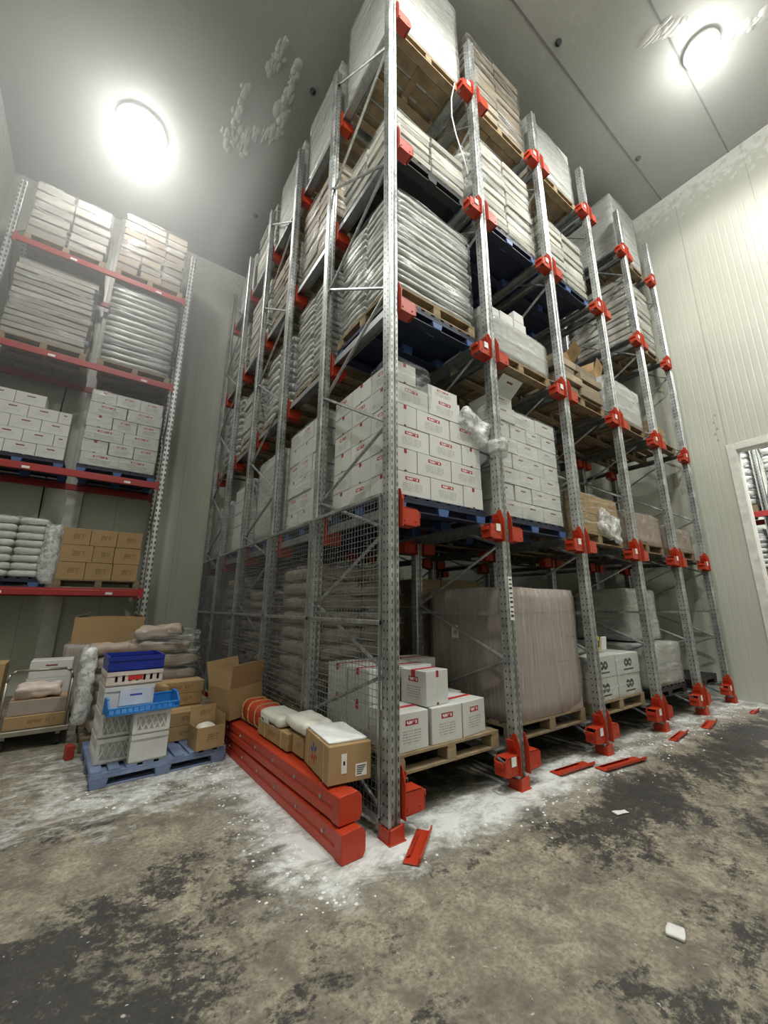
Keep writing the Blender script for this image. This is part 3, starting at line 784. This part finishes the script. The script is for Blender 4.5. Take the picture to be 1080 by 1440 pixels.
# --- floor tier of the corner bay: loose red-logo cartons
pallet((x0, .1, ZR[0]+.001), 'brown timber pallet under loose cartons, floor tier of corner bay', 'timber', 'wood', w=W)
zb = ZR[0]+.142; ch = .268
G0 = 'loose white cartons on the corner pallet, floor tier'
for q in range(2):
    for c in range(3):
        for a in range(3):
            if q == 1 and (c == 0 and a > 0 or c == 1 and a > 1): continue
            if q == 1 and c == 0: x, y, rz, w_, d_ = x0+.36, .15, .10, .27, .30
            else: x, y, rz, w_, d_ = x0+.01+a*.37, .115+c*.36, None, .335, .34
            if q == 0 and c == 0 and a == 2: rz = .12; x -= .02; w_ -= .02
            loose(x, y, zb+q*(ch+.002), w_, d_, ch, WHA if q == 0 or c else WHB, 'white red-logo carton on floor tier pallet, %s, %s, %s' % (['lower layer', 'upper layer'][q], ['front row', 'middle row', 'rear row'][c], ['nearest corner post', 'centre column', 'nearest second upright'][a]), G0, rz, tape=True)

# ------------------------------------------------------------------ red beams and packages beside the flank
def red_beam(loc, label, L=2.45, rz=0):
    t = thing('steel_beam', label, 'beam', loc, rz, 'spare red beams')
    b = MB()
    poly = [(0, 0), (.15, 0), (.15, .05), (.142, .056), (.142, .075), (.15, .081), (.15, .145), (.115, .152), (.03, .152), (0, .145), (0, .085), (.008, .079), (.008, .06), (0, .054)]
    b.prism(poly, 'y', .07, L)
    ob('beam_body', b.mesh('beam_body', M['red'], .0015), t)
    e = MB(); e.prism([(-.008, .0), (.145, .0), (.165, .03), (.165, .135), (.135, .166), (.0, .160), (-.008, .15)], 'y', 0, .006); e.prism([(-.008, .0), (.145, .0), (.160, .03), (.160, .135), (.135, .163), (.0, .157), (-.008, .15)], 'y', .006, .09)
    ob('end_connector', e.mesh('end_connector', M['red'], .0015), t)
    bm_ = MB()
    for q in range(6): bm_.lathe([(.012, 0), (.012, .008), (.001, .010)], 8, 0, Matrix.Translation((-.0, .25+q*.4, .09)) @ Matrix.Rotation(-PI/2, 4, 'Y'))
    ob('bolt_heads', bm_.mesh('bolt_heads', M['galv']), t)
    return t
red_beam((-.41, -.07, .002), 'lower red steel beam lying on the snowy floor beside the mesh', 2.45, .03)
red_beam((-.395, .0, .172), 'upper red steel beam resting on the other beam, cartons on it', 2.5, .045)
b = MB().box(-.06, .0, 0, .1, 0, .168)
tag(ob('beam_packer', MB().box(0, .12, 0, .1, 0, .168).mesh('beam_packer', M['woodd'], .004), None, (-.225, 1.0, .002)), 'dark packer block between beam and mesh', 'block')
# big printed kraft carton
t = thing('kraft_carton', 'large kraft carton with red and blue print on the upper red beam', 'carton', (-.405, .16, .34), -.13)
w_, d_, h_ = .32, .52, .235
ob('body', carton(w_, d_, h_, ['k', 'k', 'k', 'k', 'k_top', 'k']), t)
ob('frost_layer', shell(w_-.03, d_-.06, .018, .008, .006, M['ice'], 4, 8, 9, name='frost_layer'), t, (.015, .04, h_))
b = MB().box(.095, .135, -.0015, 0, .06, .18); b.box(.108, .122, -.002, -.0015, .11, .135, 1)
ob('shipping_label', b.mesh('shipping_label', [M['paper'], M['ink']]), t)
b = MB().box(.20, .285, -.0015, 0, .03, .105)
for q in range(5): b.box(.21, .245+.008*q, -.002, -.0015, .04+q*.012, .046+q*.012, 1)
ob('address_label', b.mesh('address_label', [M['paper'], M['ink']]), t)
b = MB()
for k, c in ((0, 0), (1, 0), (2, 0), (3, 1), (4, 1), (5, 1)):
    a = k*PI/3+.3
    T = Matrix.Translation((-.001, .30+.035*math.cos(a), .12+.035*math.sin(a))) @ Matrix.Rotation(a, 4, 'X')
    b.box(-.0008, 0, -.012, .034, -.011, .011, c, T)
ob('printed_emblem', b.mesh('printed_emblem', [M['blueink'], M['redink']]), t)
for y in (.08, .42):
    s_ = MB().box(-.002, w_+.002, y, y+.012, h_, h_+.002); s_.box(-.003, -.001, y, y+.012, 0, h_+.002); s_.box(w_+.001, w_+.003, y, y+.012, 0, h_+.002)
    ob('strap', s_.mesh('strap', M['strap']), t)
# strapped pack with white bags
t = thing('kraft_carton', 'strapped kraft pack under folded white bags on the red beam', 'carton', (-.375, .93, .34), .04)
ob('body', carton(.29, .66, .13, ['k_side', 'k', 'k_side', 'k', 'k_top', 'k']), t)
for y in (.12, .48):
    s_ = MB().box(-.002, .292, y, y+.014, .13, .132); s_.box(-.003, -.001, y, y+.014, 0, .132)
    ob('strap', s_.mesh('strap', M['strap']), t)
bag = lambda loc, w, d, h, lab, sd, rz=0, mat='bag': tag(ob('plastic_bag', shell(w, d, h, h*.45, h*.16, M[mat], sd, 9, 8, name='plastic_bag'), None, loc, (0, 0, rz)), lab, 'bag', 'white bags on the red beams')
bag((-.39, 1.10, .475), .26, .46, .085, 'white bag with dark printed corner on the strapped pack', 31, .05)
bag((-.36, .66, .50), .27, .48, .10, 'white bag overhanging towards the big printed carton', 33, -.05)
tag(ob('printed_tag', MB().box(0, .004, 0, .16, 0, .055).box(-.001, 0, .11, .14, .012, .042, 1).mesh('printed_tag', [M['paper'], M['ink']]), None, (-.405, 1.3, .47), (0, -.3, .05)), 'white printed tag with a dark square on the bag', 'tag')
tag(ob('kraft_carton', carton(.26, .2, .14, KRA), None, (-.34, .70, .345), (0, 0, .02)), 'small kraft carton wedged between strapped pack and printed carton', 'carton')
# red strapped roll
t = thing('red_package', 'red printed package with yellow straps on the far beam end', 'package', (-.38, 1.68, .34), .05)
ob('body', shell(.26, .48, .2, .07, .008, M['tin'], 8, 8, 4, name='package_body'), t)
for y in (.06, .24, .40):
    b = MB(); n = 20; r = .07
    pts = []
    for (cx, cz, a0) in ((.26-r, .2-r, 0), (r, .2-r, PI/2), (r, r, PI), (.26-r, r, 3*PI/2)):
        for q in range(4):
            a = a0+q*PI/6; pts.append((cx+(r+.006)*math.cos(a), y, cz+(r+.006)*math.sin(a)))
    pts.append(pts[0])
    for p, q in zip(pts[:-1], pts[1:]): b.box(-.5, .5, -.5, .5, -.5, .5, 0, Matrix.Translation((Vector(p)+Vector(q))/2) @ (Vector(q)-Vector(p)).to_track_quat('Z', 'Y').to_matrix().to_4x4() @ Matrix.Diagonal((.004, .014, (Vector(q)-Vector(p)).length+.004, 1)))
    ob('strap', b.mesh('strap', M['strap']), t)
open_carton((-.52, 2.12, .345), .40, .42, .30, ['k', 'k', 'k', 'k', 'k', 'k'], 'tilted open kraft carton standing on the far beam ends', .25, 0, (1, 1, 1, 0), fl=.9, ang=.22).rotation_euler = (.0, -.09, .3)

# red offcuts on the floor
def scrap(p, q, label, w=.07, tw=.3):
    p, q = Vector((*p, 0)), Vector((*q, 0)); d = q-p; L = d.length
    b = MB(); b.prism([(-w, 0), (w*.6, 0), (w, .02), (w, .045), (w-.008, .045), (w-.01, .024), (w*.55, .008), (-w, .008)], 'y', 0, L)
    b.prism([(-w*.9, .008), (-w*.4, .03), (-w*.35, .026), (-w*.8, .008)], 'y', .05, L*.8)
    return tag(ob('steel_offcut', b.mesh('steel_offcut', M['red'], .002), None, (p.x, p.y, .003), (0, 0, math.atan2(d.y, d.x)-PI/2)), label, 'offcut', 'red steel offcuts on the floor')
scrap((-.07, -.30), (.24, -.06), 'bent red steel offcut on snow at the foot of corner post', .055)
scrap((1.86, -.03), (2.36, -.07), 'flat red offcut between the second and third uprights')
scrap((2.30, -.22), (2.92, -.30), 'longer red offcut lying out in front of the third upright')
scrap((3.85, -.26), (4.35, -.20), 'red offcut in front of the fourth upright', .05)
scrap((4.75, -.30), (5.25, -.22), 'red offcut in front of the fifth upright', .06)
scrap((6.2, -.42), (6.5, -.40), 'small red offcut near the right wall', .04)
tag(ob('paper_scrap', shell(.09, .07, .014, .005, .012, M['paper'], 6, 4, 12, name='paper_scrap'), None, (.60, -1.46, .002), (0, 0, .3)), 'crumpled white scrap lying on the bare aisle floor', 'paper scrap')
tag(ob('paper_scrap', shell(.12, .05, .01, .004, .01, M['paper'], 7, 4, 12, name='paper_scrap'), None, (1.55, -.72, .002), (0, 0, -.3)), 'thin white scrap on dark streaks of the aisle', 'paper scrap')
# snow crumbs
b = MB(); r2 = random.Random(5)
def crumb(x, y, s):
    n = 5; vs = [(x+s*math.cos(2*PI*k/n+s*99)*r2.uniform(.6, 1.2), y+s*math.sin(2*PI*k/n+s*99)*r2.uniform(.6, 1.2), .0) for k in range(n)] + [(x, y, s*r2.uniform(.3, .7))]
    b.add(vs, [(k, (k+1) % n, n) for k in range(n)])
for q in range(900):
    z = r2.random()
    if z < .5: x, y = r2.uniform(-.1, 6.9), r2.gauss(-.2, .14)
    elif z < .85: x, y = r2.gauss(-.62, .14), r2.uniform(-.4, 2.2)
    else: x, y = r2.uniform(-1.8, -.4), r2.uniform(1.5, 2.0)
    if -.52 < x < -.17 and -.12 < y < 2.48: continue
    crumb(x, y, abs(r2.gauss(0, .006))+.003)
tag(ob('snow_crumbs', b.mesh('snow_crumbs', M['ice'])), 'loose snow crumbs scattered along the rack edges', 'snow', kind='stuff')
# ridges of ice on the ceiling
b = MB()
def drip(p0, p1, n, s0):
    for q in range(n):
        f = q/(n-1); x = p0[0]+(p1[0]-p0[0])*f+r2.gauss(0, .03); y = p0[1]+(p1[1]-p0[1])*f+r2.gauss(0, .06); s = s0*r2.uniform(.5, 1.3)*.8
        b.lathe([(s*1.2, 0), (s*.9, -s*.28), (s*.5, -s*.5), (.001, -s*.56)], 7, 0, Matrix.Translation((x, y, H)) @ Matrix.Diagonal((r2.uniform(.6, 1.6), r2.uniform(1, 3.2), 1, 1)))
for a, c in (((-.6, 2.05), (-.64, 2.5)), ((-.93, 3.0), (-.96, 4.1)), ((-.28, 2.6), (-.22, 3.45)), ((-.25, 3.45), (-.8, 3.7)), ((-.3, 2.2), (-.33, 3.0)), ((4.1, -1.4), (4.35, -1.75)), ((5.0, -1.9), (5.3, -2.6)), ((-1.1, 3.9), (-.6, 4.0))):
    drip(a, c, 34, .05)
tag(ob('ceiling_frost', b.mesh('ceiling_frost', m_plain('ceiling_ice', (.44, .445, .42), .4, rndvar=0), 0, True)), 'ridges of frost on the ceiling left of the tall rack', 'frost', kind='stuff')
for x, y, lab in ((2.97, -.5, 'small dark ceiling fixing above the second and third bays'), (5.85, -.46, 'small dark ceiling fixing above the end bays'), (.03, 2.36, 'small dark ceiling fixing beside the rack flank'), (-.04, 5.24, 'small dark ceiling fixing near the back wall')):
    t = tag(ob('ceiling_fixing', MB().lathe([(.05, 0), (.05, -.02), (.02, -.03), (.018, -.07), (.001, -.075)], 12).mesh('ceiling_fixing', M['ink'], 0, True), None, (x, y, H)), lab, 'fixing', 'ceiling fixings')

# ------------------------------------------------------------------ rack against the back wall
LX0, LX1, LY = -3.95, -1.1, 5.9
LZ = [1.78, 3.76, 5.82, 7.86]
PW = post_mesh(9.0, M['postw'])
for x, lab in ((LX0, 'pale perforated upright frame at the left end of back wall rack'), (LX1, 'pale perforated upright frame at the right end of back wall rack')):
    t = thing('upright_frame', lab, 'rack frame', (x, LY, 0), 0, 'upright frames of the back wall rack')
    for y in (0, 1.05): ob('post', PW, t, (0, y, 0)); ob('foot_plate', MB().box(-.08, .08, -.08, .08, 0, .012).mesh('foot_plate', M['hazed_red']), t, (0, y, 0))
    for q in range(9):
        a, c = (.04, 1.01) if q % 2 == 0 else (1.01, .04)
        ob('brace', MB().tube((0, a, .3+q*.95), (0, c, .3+(q+1)*.95), .015, 6).mesh('brace', M['galv']), t)
LTN = ['lowest beam level', 'second beam level', 'third beam level', 'top beam level']
for l, z in enumerate(LZ):
    for y, nm in ((LY-.02, 'front'), (LY+1.05, 'rear')):
        t = thing('rack_beam', 'red %s beam of the back wall rack, %s' % (nm, LTN[l]), 'beam', (LX0+.05, y, z), 0, 'beams of the back wall rack')
        L = LX1-LX0-.1
        b = MB().prism([(-.025, -.12), (.025, -.12), (.025, 0), (-.01, 0), (-.01, -.03), (-.025, -.03)], 'x', 0, L)
        ob('beam_body', b.mesh('beam_body', M['hazed_red'], .003), t)
        ob('end_plate', MB().box(.0, .05, -.035, -.026, -.16, .02).mesh('end_plate', M['hazed_red']), t); ob('end_plate', MB().box(L-.05, L, -.035, -.026, -.16, .02).mesh('end_plate', M['hazed_red']), t)
        if nm == 'front':
            for x in (.8, 2.2): ob('location_label', MB().box(x, x+.1, -.0275, -.0255, -.10, -.06).mesh('location_label', M['paper']), t)
def back_load(side, l, style, ztop, n, pal, nx=2, ny=2, bow=0):
    x = LX0+.16 if side == 0 else LX0+1.53
    sd = 'left' if side == 0 else 'right'
    nm = {'wood': 'pale timber', 'woodd': 'dark timber', 'navy': 'blue-footed dark plastic'}[pal[1]]
    pallet((x, LY, LZ[l]+.001), '%s pallet at the %s of the back wall rack, %s' % (nm, sd, LTN[l]), *pal, w=1.2, d=1.05, group='pallets in the back wall rack')
    z = LZ[l]+.142
    if style: load((x+.02, LY+.02, z), 1.16, 1.0, ztop-z, style, n, 'film-wrapped stack of %s at %s of the back wall rack, %s' % (LOOK[style], sd, LTN[l]), nx=nx, ny=ny, group='wrapped loads in the back wall rack', bow=bow)
    return x, z
LOOK['loose_sack'] = 'white sacks'
back_load(0, 3, 'slat_pale', 9.2, 6, ('timber', 'wood'), nx=2)
back_load(1, 3, 'slat_brown', 9.4, 8, ('timber', 'wood'), nx=3)
back_load(0, 2, 'slat_pale', 7.47, 13, ('timber', 'wood'), nx=1)
back_load(1, 2, 'sack_silver', 7.66, 13, ('timber', 'wood'), nx=1)
x, z = back_load(0, 1, None, 0, 0, ('plastic', 'navy'))
for q in range(5):
    off = .2 if q % 2 else 0
    ws = [.4, .4, .38] if not off else [.2, .4, .4, .18]
    xx = x+.005
    for a, cw in enumerate(ws):
        if q == 4 and a == len(ws)-1: continue
        loose(xx, LY+.03, z+q*.217, cw-.006, .3, .214, SMA, 'white carton at left of back wall rack, second level, %s, %s from left' % (LAY[q], ORD[a]), 'loose white cartons in the back wall rack')
        xx += cw
back_load(1, 1, 'white_print', 5.35, 6, ('plastic', 'navy'), nx=2)
back_load(0, 0, 'loose_sack', 2.88, 8, ('plastic', 'navy'), nx=3)
x, z = back_load(1, 0, None, 0, 0, ('timber', 'woodd'))
for q in range(3):
    ws = [.38, .38, .38] if q % 2 == 0 else [.45, .3, .4]
    xx = x+.01
    for a, cw in enumerate(ws):
        loose(xx, LY+.03, z+q*.285, cw-.008, .4, .28, KRA, 'kraft carton at right of back wall rack, lowest level, %s, %s from left' % (LAY[q], ORD[a]), 'kraft cartons in the back wall rack')
        xx += cw
clump((LX0+1.30, LY-.05, 1.85), .22, .2, .95, 'crumpled film hanging between the lowest loads of back rack', seed=41)
tag(ob('hanging_cable', MB().path([(-2.9, YB-.03, 6.2), (-2.93, YB-.03, 4.5), (-2.9, YB-.03, 2.9), (-2.95, YB-.03, 1.9)], .012).mesh('hanging_cable', M['ink'])), 'thin dark cable hanging down the back wall behind rack', 'cable')

# ------------------------------------------------------------------ goods on the floor at left
RZ = .07
pb = pallet((-1.66, 2.0, 0.001), 'frosted blue plastic pallet carrying white crates and kraft cartons', 'plastic', 'bluegrey', w=1.12, d=1.0, rz=RZ, group='pallets on the floor')
cR, sR = math.cos(RZ), math.sin(RZ)
def pl(u, v, z=.142): return (-1.66+u*cR-v*sR, 2.0+u*sR+v*cR, z)
def crate(loc, w, d, h, mat, label, lattice='diamond', rz=RZ, group=None, name='plastic_crate', wall=.012):
    t = thing(name, label, 'crate', loc, rz, group)
    b = MB(); k = wall
    b.box(0, w, 0, d, 0, .012)
    ob('base', b.mesh('crate_base', M[mat]), t)
    def side(L):
        s = MB(); s.box(0, L, 0, k, 0, .035); s.box(0, L, -.006, k+.002, h-.035, h); s.box(0, .03, 0, k, .035, h-.035); s.box(L-.03, L, 0, k, .035, h-.035)
        z0, z1 = .035, h-.035
        if lattice == 'diamond':
            n = max(3, int(L/.06)); st = (L-.06)/n
            for q in range(n):
                xa = .03+q*st
                s.tube((xa, k/2, z0), (xa+st, k/2, z1), .008, 4); s.tube((xa+st, k/2, z0), (xa, k/2, z1), .008, 4)
            s.box(.03, L-.03, k*.85, k, z0, z1, 1)
        elif lattice == 'slots':
            n = 7
            for q in range(n):
                xa = .03+(L-.06)*q/n; s.box(xa, xa+(L-.06)/n*.62, 0, k, z0, z1)
        else: s.box(.03, L-.03, 0.003, k-.002, z0, z1)
        return s.mesh('crate_side', [M[mat], M['liner']])
    fs, ss = side(w), side(d-2*k-.012)
    ob('side_wall', fs, t, (0, 0, 0)); ob('side_wall', fs, t, (w, d, 0), (0, 0, PI))
    ob('side_wall', ss, t, (0, d-k-.006, 0), (0, 0, -PI/2)); ob('side_wall', ss, t, (w, k+.006, 0), (0, 0, PI/2))
    return t
GC = 'white crates on the blue pallet'
crate(pl(.03, .14), .36, .5, .205, 'wplastic', 'white lattice crate at the bottom of the tall crate stack', group=GC)
crate(pl(.03, .14, .349), .36, .5, .205, 'wplastic', 'white lattice crate second up in the tall stack', group=GC)
c_ = crate(pl(.03, .14, .556), .40, .5, .215, 'wplastic', 'plain-sided white crate below the pale slotted crate', 'plain', group=GC)
ob('bluish_sheet', MB().box(.12, .385, -.010, -.006, .05, .19).box(.2, .3, -.011, -.010, .13, .145, 1).mesh('bluish_sheet', [m_plain('bluish_paper', (.58, .63, .72), .7, rndvar=0), M['blueink']]), c_)
c_ = crate(pl(.03, .16, .775), .46, .46, .125, 'cratered', 'pale slotted crate with red label under the deep blue crate', 'slots', group=GC)
ob('red_label', MB().box(.17, .29, -.003, -.001, .045, .085).mesh('red_label', M['redink']), c_)
crate(pl(.03, .16, .902), .46, .46, .13, 'bluecr', 'deep blue crate on top of the crate stack', 'plain', group=None)
crate(pl(.27, .0), .30, .125, .225, 'wplastic', 'plain white crate in front at the bottom', 'plain', group=GC)
crate(pl(.27, .0, .369), .30, .125, .19, 'wplastic', 'white lattice crate below the bright blue tray', group=GC)
t = thing('plastic_tray', 'bright blue open-fronted tray resting on the front white crate', 'tray', pl(.05, -.06, .562), RZ+.05)
b = MB(); b.box(0, .58, 0, .24, 0, .012); ob('base', b.mesh('tray_base', M['tray'], .003), t)
b = MB(); b.box(0, .58, 0, .012, .012, .022); b.box(0, .58, -.004, .014, .052, .068)
for q in range(13): b.box(.002+q*.047, .014+q*.047, 0, .01, .022, .052)
ob('front_wall', b.mesh('tray_front', M['tray'], .002), t)
b = MB(); b.box(0, .58, .228, .24, .012, .10); b.box(0, .58, .224, .244, .10, .118); ob('rear_wall', b.mesh('tray_rear', M['tray'], .003), t)
for x in (0, .568):
    b = MB(); b.prism([(0, .012), (.24, .012), (.24, .13), (.10, .13), (0, .07)], 'x', x, x+.012); b.box(x-.004, x+.016, .09, .24, .118, .134)
    for q in range(4): b.box(x-.004, x+.016, .03+q*.055, .038+q*.055, .012, .075+.012*q)
    ob('end_wall', b.mesh('tray_end', M['tray'], .002), t)
GK = 'kraft cartons on the blue pallet'
def kbox(u, v, z, w, d, h, label, rz=RZ): return loose(*pl(u, v, z), w, d, h, KRA, label, GK, rz)
kbox(.62, .42, .142, .40, .4, .135, 'kraft carton at the bottom behind the open bag carton')
kbox(.62, .42, .279, .42, .4, .135, 'kraft carton lying on the low carton behind the open one')
kbox(.46, .70, .142, .56, .26, .28, 'tall kraft carton at the back of the blue pallet')
kbox(.42, .69, .424, .62, .27, .12, 'long kraft carton, lower of the top pair at the back')
kbox(.42, .69, .546, .63, .27, .125, 'long kraft carton, upper of the top pair at the back')
kbox(.42, .36, .142, .18, .3, .45, 'narrow kraft carton standing between crates and stacked cartons')
kbox(.41, .36, .594, .2, .22, .10, 'small kraft carton beside the plain white crate')
t = open_carton(pl(.82, -.03), .27, .26, .20, ['k_side', 'k', 'k_side', 'k', 'k', 'k'], 'open kraft carton holding a white bag at pallet corner', RZ+.05, 0, (0, 1, 0, 1), fl=.7, ang=.1)
tag(ob('plastic_bag', shell(.2, .2, .14, .06, .03, M['bag'], 51, 8, 9, name='plastic_bag'), None, pl(.85, 0, .20), (0, 0, .2)), 'crumpled white bag inside the open kraft carton', 'bag')
# wrapped pallet behind
pallet((-1.75, 3.12, .001), 'timber pallet under the film-wrapped brown sacks on the floor', 'timber', 'woodd', w=1.14, d=1.0, rz=.05, group='pallets on the floor')
load((-1.70, 3.15, .142), 1.05, .95, .78, 'sack_brown', 5, 'film-wrapped brown sack stack on the floor behind the crates', rz=.05, group='wrapped loads on the floor')
def fsack(loc, w, d, h, mat, label, sd, rot): return tag(ob('paper_sack', shell(w, d, h, h*.40, .045, M[mat], sd, 16, 8, name='paper_sack'), None, loc, rot), label, 'sack', 'sacks piled on the wrapped stack')
fsack((-1.32, 3.2, .95), .6, .5, .14, 'pinkb', 'crumpled brown sack nearest the mesh on the wrapped stack', 61, (0, .05, .2))
fsack((-1.38, 3.25, 1.09), .5, .45, .13, 'pinkb', 'topmost crumpled pale brown sack of the heap', 62, (.05, -.1, -.2))
fsack((-1.74, 3.25, .94), .45, .5, .11, 'pinkb', 'flat brown sack behind the blue crate', 63, (0, 0, .1))
clump((-1.86, 3.0, .3), .14, .5, .75, 'crumpled film hanging down the left side of sack stack', seed=66)
clump((-1.42, 3.1, .9), .78, .6, .3, 'shiny torn film pulled over the crumpled brown sacks', 'filmh', seed=67, amp=.06)
tag(ob('red_block', MB().box(0, .07, 0, .1, 0, .13).mesh('red_block', M['tin'], .006), None, (-1.85, 2.95, .001), (0, 0, .2)), 'small red block on the floor between trolley and blue pallet', 'block')
# large open carton further back
open_carton((-2.02, 4.75, .98), .85, .6, .36, ['k', 'k', 'k', 'k', 'k', 'k'], 'big brown open carton standing high behind the sacks', -.05, 0, (0, 0, 1, 1), fl=.35, ang=1.2)
pallet((-2.1, 4.7, .001), 'timber pallet beneath the tall grey stack by the back rack', 'timber', 'woodd', w=1.1, d=.9, group='pallets on the floor')
load((-2.07, 4.72, .142), 1.0, .8, .83, 'grey', 4, 'grey wrapped stack under the big brown open carton', group='wrapped loads on the floor')
# trolley
TR = (-2.5, 3.55, 0)
t = thing('platform_trolley', 'steel platform trolley with tube handle carrying cartons', 'trolley', TR, .02)
ob('deck', MB().box(0, .62, 0, .95, .17, .20).box(-.01, .63, -.01, .02, .155, .205).mesh('trolley_deck', M['steel'], .004), t)
hp = [(.03, .02, .2), (.03, -.02, .70), (.05, -.025, .78), (.10, -.03, .81), (.52, -.03, .81), (.57, -.025, .78), (.59, -.02, .70), (.59, .02, .2)]
ob('handle', MB().path(hp, .014, 8).mesh('trolley_handle', M['steel'], 0, True), t)
for x in (.08, .54):
    for y in (.1, .85):
        c_ = ob('caster', MB().box(-.02, .02, -.03, .03, .09, .17).mesh('caster_fork', M['steel']), t, (x, y, 0))
        ob('wheel', MB().lathe([(.001, -.02), (.06, -.02), (.06, .02), (.001, .02)], 18, 0, Matrix.Translation((0, 0, .061)) @ Matrix.Rotation(PI/2, 4, 'Y')).mesh('caster_wheel', M['rubber']), c_)
GT = 'cartons on the trolley'
loose(-2.44, 3.62, .202, .52, .4, .13, KRA, 'flat kraft carton with pale strap at the bottom on the trolley', GT, .02)
loose(-2.43, 3.66, .334, .50, .38, .15, ['greyb', 'greyb', 'greyb', 'greyb', 'k_top', 'k'], 'grey-brown carton on the trolley under the pink bag', GT, .03)
tag(ob('plastic_bag', shell(.40, .32, .13, .05, .05, m_plain('pinkish_bag', (.72, .60, .54), .4, 0, .15, 6, .3, 15), 71, 15, 9, name='plastic_bag'), None, (-2.40, 3.68, .486), (0, 0, .1)), 'pinkish white bag lying on the trolley cartons', 'bag')
loose(-2.36, 4.08, .202, .42, .36, .24, SMA, 'white carton, lowest of three behind the trolley handle', GT, .02)
loose(-2.36, 4.08, .444, .42, .36, .20, SMA, 'white carton, middle of three behind the trolley handle', GT, .02)
loose(-2.35, 4.09, .646, .41, .34, .20, SMA, 'white carton, topmost of three behind the trolley handle', GT, .01)
GL = 'kraft cartons at the left edge'
loose(-3.02, 3.98, .145, .46, .44, .34, KRA, 'lower kraft carton at the left edge beside the trolley', GL, .03)
loose(-3.04, 3.98, .488, .48, .44, .36, KRA, 'upper kraft carton at the left edge beside the trolley', GL, .03)
pallet((-3.3, 3.9, .001), 'dark timber pallet at the left edge under kraft cartons', 'timber', 'woodd', w=.8, d=.8, group='pallets on the floor')

b = MB()
for q, (dy, dz) in enumerate(((0, 0), (.02, .13), (-.02, .22), (.01, .36), (-.03, .5))):
    b.box(-.004, 0, dy-.02, dy+.02, dz, dz+.012); b.box(-.004, 0, dy-.01, dy+.01, dz+.025, dz+.04)
tag(ob('wall_marking', b.mesh('wall_marking', M['steel']), None, (XR, -.46, 4.5)), 'column of small dark marks on the right wall above the doorway corner', 'marking')
# ------------------------------------------------------------------ rack in the next room
for y, lab in ((.1, 'upright frame in the next room nearest the door jamb'), (-.62, 'second upright frame seen through the doorway'), (-2.0, 'third upright frame in the next room')):
    t = thing('upright_frame', 'galvanised ' + lab, 'rack frame', (8.7, y, 0), PI/2, 'upright frames in the next room')
    if 'n' not in POST: POST['n'] = post_mesh(5.8, M['post'])
    for yy in (0, -1.0): ob('post', POST['n'], t, (0, yy, 0))
    for q in range(5): ob('brace', MB().tube((0, 0 if q % 2 else -1, .3+q), (0, -1 if q % 2 else 0, 1.3+q), .014, 6).mesh('brace', M['galv']), t)
for l, z in enumerate((2.1, 3.35, 5.15)):
    tag(ob('rack_beam', MB().box(8.62, 8.67, -2.05, .15, z-.11, z).mesh('rack_beam', M['hazed_red'], .003)), 'red beam of the rack in the next room, %s' % LTN[l], 'beam', 'beams in the next room')
    tag(ob('rack_beam', MB().box(9.68, 9.73, -2.05, .15, z-.11, z).mesh('rack_beam', M['hazed_red'], .003)), 'rear red beam of the rack in the next room, %s' % LTN[l], 'beam', 'beams in the next room')
    for y0, w_, nm in ((-.52, .56, 'beside the door jamb'), (-1.95, 1.25, 'further into the doorway')):
        pt = pallet((8.66, y0, z+.001), 'timber pallet in the next room %s, %s' % (nm, LTN[l]), 'timber', 'woodd', w=1.0, d=w_, group='pallets in the next room')
        load((8.68, y0+.01, z+.142), .95, w_-.03, (.8, 1.3, .5)[l], ['sack_white', 'sack_silver', 'sack_white'][l], 8, 'wrapped sack stack in the next room %s, %s' % (nm, LTN[l]), nx=2, ny=1, group='wrapped loads in the next room')
